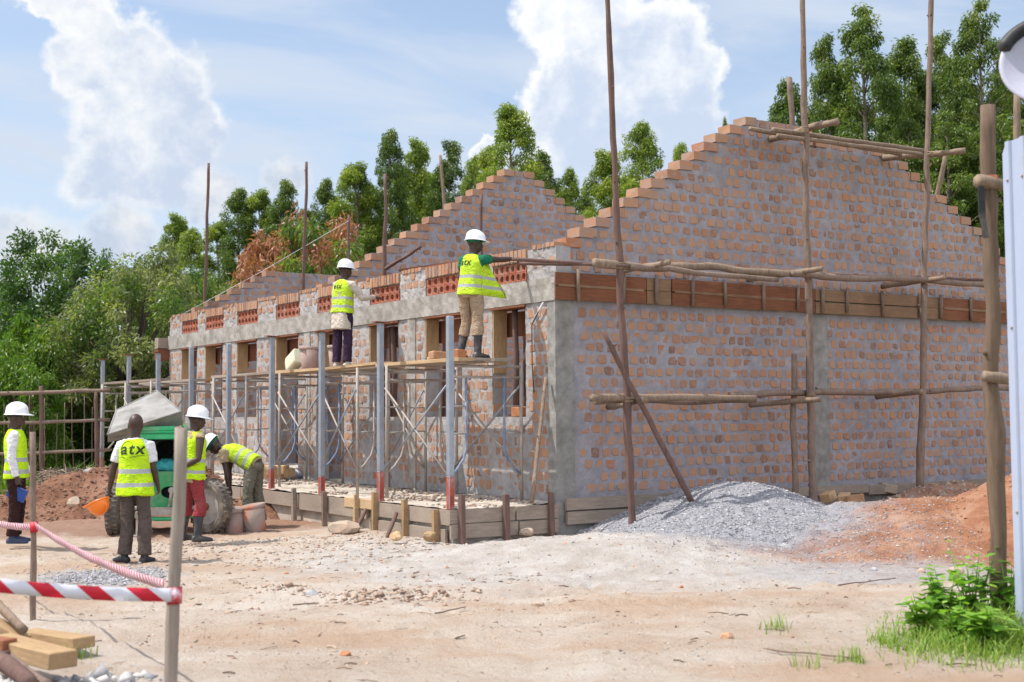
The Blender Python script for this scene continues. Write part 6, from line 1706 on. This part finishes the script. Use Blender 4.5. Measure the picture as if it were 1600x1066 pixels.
def euc(seed, H=15.0, Rm=1.55, base=.22, nc=105, per=175, mm=M_EUC, L=.135, Wd=.022, irregular=.35):
    rng = np.random.default_rng(seed); cl = []; mb = MB()
    bend = [Vector((.25 * noise.noise((z * .15, seed, 0)), .25 * noise.noise((z * .15, seed, 7)), z)) for z in np.linspace(-.2, H * .97, 12)]
    mb.tube(bend, list(np.linspace(.15, .02, 12)), 9, wob=.05)
    for k in range(nc):
        q = rng.random() ** .85; z = H * (base + (1 - base) * q)
        rr = Rm * (min(1, (q + .12) * 3.2) ** .5) * (1 - q) ** .62 + .12
        rr *= 1 + irregular * noise.noise((q * 5, seed * 3.1, 1.0))
        a = rng.random() * 6.283; d = rr * (.35 + .65 * math.sqrt(rng.random())) * (1 + irregular * noise.noise((a, q * 4, seed)))
        ax = bend[min(11, int(q * 11))]
        c = (ax.x + d * math.cos(a), ax.y + d * math.sin(a), z + .15 * d)
        s_ = rng.uniform(.24, .50) * (1.0 - .35 * q)
        cl.append((c, (s_, s_, s_ * 1.25), int(per * s_ / .42), 0))
        if k % 2 == 0: 
            z0 = z - d * .9; b0 = Vector((ax.x, ax.y, z0)); mb.tube([b0, b0.lerp(Vector(c), .5) + Vector((0, 0, .12)), Vector(c)], [.035 * (1 - q) + .012, .02, .006], 5)
    cl.append(((bend[-1].x, bend[-1].y, H - .2), (.16, .16, .45), 90, 0))
    return crown_mesh('crown', cl, rng, [mm], L, Wd, .75, .6), mb
def dome(seed, H, Rx, zc, Rz, nc, per, mats, L, Wd, droop, trunk_r=.2, new=0.0, open_=0.0, cs=(.3, .55), newz=.25, tm=None, shell=.55):
    rng = np.random.default_rng(seed); cl = []; mb = MB()
    mb.tube([(0, 0, -.2), (.06, .03, zc * .3), (-.03, .05, zc * .6)], [trunk_r, trunk_r * .8, trunk_r * .65], 10, wob=.06)
    top = Vector((-.03, .05, zc * .6))
    for k in range(nc):
        d = rng.normal(0, 1, 3); d /= np.linalg.norm(d); q = shell + (1 - shell) * rng.random() ** .5
        s_ = 1 + .30 * noise.noise((d[0] * 1.7 + seed, d[1] * 1.7, d[2] * 1.7)) + .12 * noise.noise((d[0] * 4 + seed, d[1] * 4, d[2] * 4))
        c = np.array((d[0] * Rx * q * s_, d[1] * Rx * q * s_, zc + d[2] * Rz * q * s_))
        if c[2] < .35: continue
        if open_ and rng.random() < open_: continue
        r = rng.uniform(*cs); isnew = 1 if (new and d[2] > newz and q > .68 and rng.random() < new) else 0
        cl.append((c, (r, r, r * (1.2 if isnew else .85)), int(per * (r / .42) ** 1.5), isnew))
        if k % 3 == 0: mb.tube([top, top.lerp(Vector(c), .5) + Vector((0, 0, .2)), Vector(c)], [trunk_r * .32, trunk_r * .18, .012], 6)
    return crown_mesh('crown', cl, rng, mats, L, Wd, droop, .9), mb


def tree_proto(name, cm, mb, trunk_mat):
    tm = MB.build(mb, 'trunk', [trunk_mat], None, smooth=True)
    root = link(name, None); tm.parent = root
    c = link('crown', cm, root); return root
def put_tree(proto, first, px, py, Y, wpx, H0, W0, label, cat='tree', group=None, rz=0.0, zb=-.15):
    o = proto if first else copy_tree(proto)
    top = at(px, py, Y); o.location = (top.x, Y, zb)
    o.rotation_euler = (0, 0, rz); sx = wpx / FPX * Y / W0; o.scale = (sx, sx, (top.z - zb) / H0)
    tag(o, label, cat, group); return o


protos = []
for s_, mm_, R_, ir in ((1, M_EUC, 1.55, .35), (2, M_EUC, 1.35, .45), (3, M_EUC2, 1.6, .4), (4, M_EUC2, 1.3, .5), (5, M_EUC, 1.7, .45)):
    c_, b_ = euc(s_, 15.0, R_, .2 if s_ % 2 else .3, 140, 330, mm_, irregular=ir); protos.append([tree_proto('eucalyptus_tree', c_, b_, M_TRUNK), True])
GE = 'eucalyptus trees behind the building'
T_ = [  # tip px, py, depth, width in px, kind, label
    (1233, 128, 43, 95, 1, 'small eucalyptus tip just right of the short weathered pole behind the near gable'),
    (1292, 60, 42, 120, 0, 'dark eucalyptus just right of the middle scaffold upright, lower than its right neighbour'),
    (1347, 14, 41, 160, 4, 'broad dark eucalyptus, highest between the middle and right scaffold uprights'),
    (1412, 64, 43, 115, 1, 'eucalyptus with a narrow tip just left of the right scaffold upright'),
    (1472, 56, 44, 115, 0, 'eucalyptus directly behind and right of the right scaffold upright'),
    (1529, 6, 41, 150, 4, 'tallest eucalyptus at the right, above the weathered gate post'),
    (1598, 75, 43, 120, 1, 'eucalyptus at the right edge partly hidden by the white dish'),
    (608, 205, 52, 70, 1, 'slim tall eucalyptus behind the forked pole'),
    (650, 222, 54, 75, 3, 'eucalyptus between the forked pole and the thin leaning pole'),
    (702, 223, 53, 95, 0, 'full eucalyptus just right of the thin leaning pole'),
    (742, 250, 56, 70, 2, 'lower eucalyptus left of the tall one over the middle gable'),
    (797, 172, 50, 130, 2, 'bright green eucalyptus towering over the peak of the middle gable'),
    (768, 232, 53, 80, 3, 'narrow pale eucalyptus close left of the tree over the middle gable peak'),
    (848, 240, 54, 100, 0, 'eucalyptus on the right shoulder of the tree over the middle gable peak'),
    (890, 270, 56, 70, 2, 'small eucalyptus above the foot of the near gable\'s steps'),
    (945, 240, 52, 90, 3, 'eucalyptus directly left of the left scaffold upright'),
    (1002, 200, 50, 115, 2, 'bright eucalyptus right of the left scaffold upright, above the stepped slope'),
    (1066, 228, 56, 60, 3, 'small eucalyptus tip showing above the middle of the near gable\'s stepped slope'),
    (1133, 192, 60, 28, 2, 'tiny treetop peeping over the steps just left of the near gable peak'),
    (508, 282, 54, 60, 1, 'eucalyptus just right of the pole with the snapped tip'),
    (556, 258, 52, 95, 3, 'leafy eucalyptus above the right half of the brown leaved mango tree'),
    (445, 284, 54, 90, 0, 'eucalyptus just left of the pole with the snapped tip'),
    (372, 297, 55, 75, 1, 'left of two twin eucalyptus tops right of the leftmost tall pole'),
    (406, 300, 55, 75, 3, 'right of two twin eucalyptus tops right of the leftmost tall pole'),
    (274, 338, 50, 70, 3, 'drooping eucalyptus standing alone left of the leftmost tall pole'),
    (300, 362, 49, 80, 2, 'paler eucalyptus between the drooping one and the leftmost tall pole'),
]
rr = random.Random(3)
for px, py, Y, w, k, lab in T_:
    p = protos[k]; put_tree(p[0], p[1], px, py, Y, w * 1.28, 15.0, (3.2, 2.8, 3.3, 2.7, 3.5)[k], lab, 'tree', GE, rr.uniform(0, 6)); p[1] = False
for px, py, Y, w, k in ((1262, 175, 47, 110, 1), (1318, 120, 47, 120, 0), (1378, 118, 48, 120, 4), (1440, 115, 48, 120, 1), (1500, 95, 47, 130, 0), (1562, 120, 47, 130, 4), (1420, 190, 40, 120, 0), (1480, 180, 39, 130, 4), (1540, 200, 39, 120, 0), (1600, 190, 39, 130, 1),
                       (630, 270, 58, 90, 2), (675, 275, 58, 90, 3), (725, 290, 58, 90, 0), (580, 290, 57, 90, 1), (528, 310, 57, 90, 3), (480, 330, 57, 90, 0), (340, 350, 57, 90, 3), (425, 340, 57, 80, 1), (870, 300, 58, 90, 3), (915, 310, 58, 80, 0), (975, 280, 57, 110, 3), (820, 260, 58, 100, 1)):
    put_tree(protos[k][0], False, px, py, Y, w * 1.25, 15.0, 3.0, 'eucalyptus of the back row, filling the gaps between the nearer treetops', 'tree', 'back row of eucalyptus trees', rr.uniform(0, 6))

# broad leaved trees
c_, b_ = dome(11, 6.2, 2.6, 3.6, 2.5, 250, 230, [M_MANGOD, M_MANGO], .165, .025, .40, .24, .38, 0, (.26, .5), -.1)
mg = tree_proto('mango_tree', c_, b_, M_TRUNKD)
put_tree(mg, True, 205, 412, 35.5, 295, 6.1, 5.4, 'dusty drooping leaved mango tree behind the far veranda posts', 'tree', None, .4)
c_, b_ = dome(17, 6.2, 2.5, 3.6, 2.5, 210, 210, [M_MANGO, M_MANGOD], .18, .026, .5, .24, .2, 0, (.26, .5), -.1)
mg2 = tree_proto('mango_tree', c_, b_, M_TRUNKD)
put_tree(mg2, True, 310, 420, 40, 170, 6.1, 5.2, 'greener mango tree between the dusty mango tree and the building', 'tree', None, 1.2)
c_, b_ = dome(12, 6.2, 2.6, 3.6, 2.5, 210, 190, [M_MANGO, M_NEW], .24, .032, .6, .22, .62, 0, (.26, .46), .12)
mr = tree_proto('mango_tree', c_, b_, M_TRUNKD)
put_tree(mr, True, 480, 352, 42, 235, 6.1, 5.2, 'mango tree flushed with reddish brown young leaves behind the far gable', 'tree', None, 0)
c_, b_ = dome(13, 8.0, 2.3, 5.2, 2.6, 130, 190, [M_DARKL], .18, .036, .25, .2, 0, .15, (.25, .5), 0, None, .35)
dk = tree_proto('broadleaf_tree', c_, b_, M_TRUNKD)
put_tree(dk, True, 88, 358, 46, 210, 7.9, 4.8, 'dark open crowned tree at the left with branches showing through', 'tree', None, .3)
put_tree(dk, False, 195, 398, 50, 130, 7.9, 4.8, 'rounded dark treetop just above the dusty mango tree', 'tree', None, 2.1)
put_tree(dk, False, 250, 402, 52, 100, 7.9, 4.8, 'small rounded treetop left of the drooping eucalyptus', 'tree', None, 4.4)
put_tree(dk, False, -20, 440, 50, 200, 7.9, 4.8, 'dark treetop cut off by the left edge of the picture', 'tree', None, 3.4)
# thin saplings by the fence
c_, b_ = euc(21, 5.0, .75, .12, 60, 110, M_SAP, .20, .030, .4); sp1 = [tree_proto('sapling', c_, b_, M_POLE_D), True]
c_, b_ = euc(22, 5.0, .6, .2, 52, 110, M_SAP, .20, .030, .5); sp2 = [tree_proto('sapling', c_, b_, M_POLE_D), True]
for i, (px, py, Y, w) in enumerate([(-14, 505, 34, 70), (14, 530, 33, 60), (40, 500, 35, 70), (66, 520, 34, 62), (92, 545, 36, 66), (28, 560, 32, 60), (80, 590, 32, 60), (-30, 540, 32, 70), (122, 560, 37, 60), (55, 575, 31.5, 50)]):
    p = (sp1, sp2)[i % 2]
    put_tree(p[0], p[1], px, py, Y, w, 5.0, (1.55, 1.3)[i % 2], 'thin yellow green sapling in the crowd behind the stick fence at the left edge', 'sapling', 'saplings behind the stick fence', rr.uniform(0, 6)); p[1] = False
# bushes filling under the trees
c_, b_ = dome(31, 1.8, 1.0, .95, .9, 70, 120, [M_DARKL, M_SAP], .18, .04, .3, .05, .4, 0, (.2, .36), -1)
bs = [tree_proto('bush', c_, b_, M_TRUNKD), True]
for i, (px, py, Y, w) in enumerate([(20, 640, 38, 120), (90, 625, 40, 130), (150, 640, 39, 120), (210, 630, 39, 120), (265, 625, 41, 120), (-40, 640, 39, 120), (180, 600, 43, 140), (60, 600, 43, 140), (120, 655, 36, 80), (240, 660, 37, 80)]):
    put_tree(bs[0], bs[1], px, py, Y, w, 1.8, 2.0, 'low dark bush in the undergrowth beneath the trees behind the stick fence', 'bush', 'undergrowth bushes', rr.uniform(0, 6)); bs[1] = False
# far wood closing the view
rng = np.random.default_rng(77); cl = []
for k in range(900):
    x = rng.uniform(-75, 85); y = rng.uniform(78, 90); z = rng.uniform(0, 6.5 if x < 60 else 8); r = rng.uniform(.9, 1.6); cl.append(((x, y, z * (.6 + .4 * noise.noise((x * .12, 0, 3)))), (r, r, r), 60, 0))
for k in range(500):
    x = rng.uniform(-48, -8); y = rng.uniform(44, 60); z = rng.uniform(0, 3.2); r = rng.uniform(.5, 1.0); cl.append(((x, y, z), (r, r, r * .8), 90, 0))
tag(link('woodland', crown_mesh('woodland', cl, rng, [M_DARKL], .5, .13, .3)), 'far green wood closing the view behind the trees', 'wood', kind='stuff')

# ------------------------------------------------------------------ grass and weeds
def grass(name, spots, label, rng, mm=M_GRASS, h=(.10, .34), wd=.0036):
    Vs, Cl = [], []
    for x, y, z, sc in spots:
        n = 1; a = rng.random() * 6.28; hh = rng.uniform(*h) * sc; ln = rng.uniform(.25, 1.1) * hh; b0 = np.array((x, y, z)); sd = np.array((math.cos(a + 1.57), math.sin(a + 1.57), 0)) * wd * rng.uniform(.7, 1.5)
        p1 = b0 + (ln * .35 * math.cos(a), ln * .35 * math.sin(a), hh * .6); p2 = b0 + (ln * math.cos(a), ln * math.sin(a), hh * rng.uniform(.7, 1))
        Vs.append(np.array([b0 - sd, b0 + sd, p1 + sd * .8, p1 - sd * .8, p1 - sd * .8, p1 + sd * .8, p2, p2])); Cl.append(rng.random())
    v = np.concatenate(Vs); n = len(Vs)
    base = np.arange(n)[:, None] * 8; q = np.concatenate([base + [0, 1, 2, 3], base + [4, 5, 6, 7]], 0)
    q = q.copy(); q[n:, 3] = base[:, 0] + 7
    v2 = v.reshape(n, 8, 3); v2[:, 7] = v2[:, 6] + (.0008, 0, 0)
    me = np_mesh(name, v2.reshape(-1, 3), q, [mm]); a = me.attributes.new('clump', 'FLOAT', 'POINT'); a.data.foreach_set('value', np.repeat(np.array(Cl, np.float32), 8))
    return tag(link(name, me), label, 'grass', kind='stuff')
rng = np.random.default_rng(5); sp_ = []
while len(sp_) < 4600:
    px = rng.uniform(1370, 1625); py = rng.uniform(955, 1050); p = gz(px, py, 0)
    d = math.exp(-(((px - 1540) / 95) ** 2 + ((py - 998) / 26) ** 2))
    if rng.random() < d: sp_.append((p.x, p.y, gheight(p.x, p.y) - .01, .35 + .6 * d))
grass('grass', sp_, 'patch of grass round the foot of the gate post and metal sheet', rng)
sp_ = []
for cx_, cy_, n in ((1215, 985, 40), (1330, 1035, 60), (1395, 1010, 60), (1375, 1000, 50), (88, 1010, 70), (120, 1028, 40), (1260, 1040, 18)):
    for k in range(n):
        p = gz(cx_ + rng.normal(0, 14), cy_ + rng.normal(0, 3), 0); sp_.append((p.x, p.y, gheight(p.x, p.y), .45))
grass('grass', sp_, 'sparse tufts of grass dotted over the near yard', rng)
sp_ = []
while len(sp_) < 9000:
    x = rng.uniform(-19, -7); y = rng.uniform(28.5, 40)
    if noise.noise((x * .5, y * .5, 2)) > -.25: sp_.append((x, y, -.1, rng.uniform(.8, 1.6)))
grass('grass', sp_, 'tall green grass beneath the saplings behind the stick fence', rng, M_SAP, (.2, .6), .016)

def weed(label, base, h, n, seed, spread):
    rng = np.random.default_rng(seed); root = thing('weed', label, 'weed', base, 0, 'weeds at the gate post'); st = MB(); V_, C_ = [], []
    for k in range(n):
        a = rng.random() * 6.28; L = h * rng.uniform(.55, 1.05); t_ = rng.uniform(.1, .5) * spread
        tip = Vector((math.cos(a) * L * t_, math.sin(a) * L * t_, L)); mid = tip * .5 + Vector((0, 0, L * .1)); st.tube([(math.cos(a) * .03, math.sin(a) * .03, -.02), mid, tip], [.006, .005, .002], 5)
        for q in np.linspace(.25, 1.0, rng.integers(5, 9)):
            p = np.array(mid.lerp(tip, q * 2 - 1) if q > .5 else Vector((0, 0, 0)).lerp(mid, q * 2)); b_ = rng.random() * 6.28; l = rng.uniform(.09, .21) * (1.15 - .4 * q); ax = np.array((math.cos(b_), math.sin(b_), rng.uniform(-.35, .55))); ax /= np.linalg.norm(ax)
            sd = np.cross(ax, (0, 0, 1)); sd /= np.linalg.norm(sd); w = l * .30; dr = np.array((0, 0, -l * .18))
            V_.append(np.array([p, p + ax * l * .3 + sd * w, p + ax * l * .3 - sd * w + (0, 0, 0), p + ax * l * .7 + sd * w * .75 + dr * .5, p + ax * l * .7 - sd * w * .75 + dr * .5, p + ax * l + dr])); C_.append(rng.random())
    n_ = len(V_); b0 = np.arange(n_)[:, None] * 6
    q = np.concatenate([b0 + [0, 1, 2, 0], b0 + [1, 3, 4, 2], b0 + [3, 5, 4, 3]], 0)
    v = np.concatenate(V_)
    fcs = [tuple(x) for x in (b0 + [0, 1, 2])] + [tuple(x) for x in (b0 + [1, 3, 4, 2])] + [tuple(x) for x in (b0 + [3, 5, 4])]
    me = bpy.data.meshes.new('foliage'); me.from_pydata([tuple(x) for x in v], [], [[int(i) for i in f] for f in fcs]); me.materials.append(M_WEED)
    at_ = me.attributes.new('clump', 'FLOAT', 'POINT'); at_.data.foreach_set('value', np.repeat(np.array(C_, np.float32), 6)); me.polygons.foreach_set('use_smooth', [True] * len(me.polygons))
    link('foliage', me, root); st.build('stem', [M_WEED], root, smooth=True)
for i, (px, py, h, n, lab, sp) in enumerate([(1520, 985, .62, 20, 'tallest leafy weed just left of the gate post', 1.5), (1478, 985, .50, 17, 'middling leafy weed left of the tallest weed', 1.6), (1440, 992, .32, 11, 'low weed at the left end of the clump', 1.8), (1578, 985, .60, 16, 'leafy weed between the gate post and the metal sheet', 1.2), (1500, 1010, .32, 12, 'low weed in front of the tallest weed', 1.8), (1546, 1015, .32, 12, 'low weed at the very foot of the gate post', 1.8)]):
    b0 = gz(px, py, 0); weed(lab, b0, h, n, 300 + i, sp)
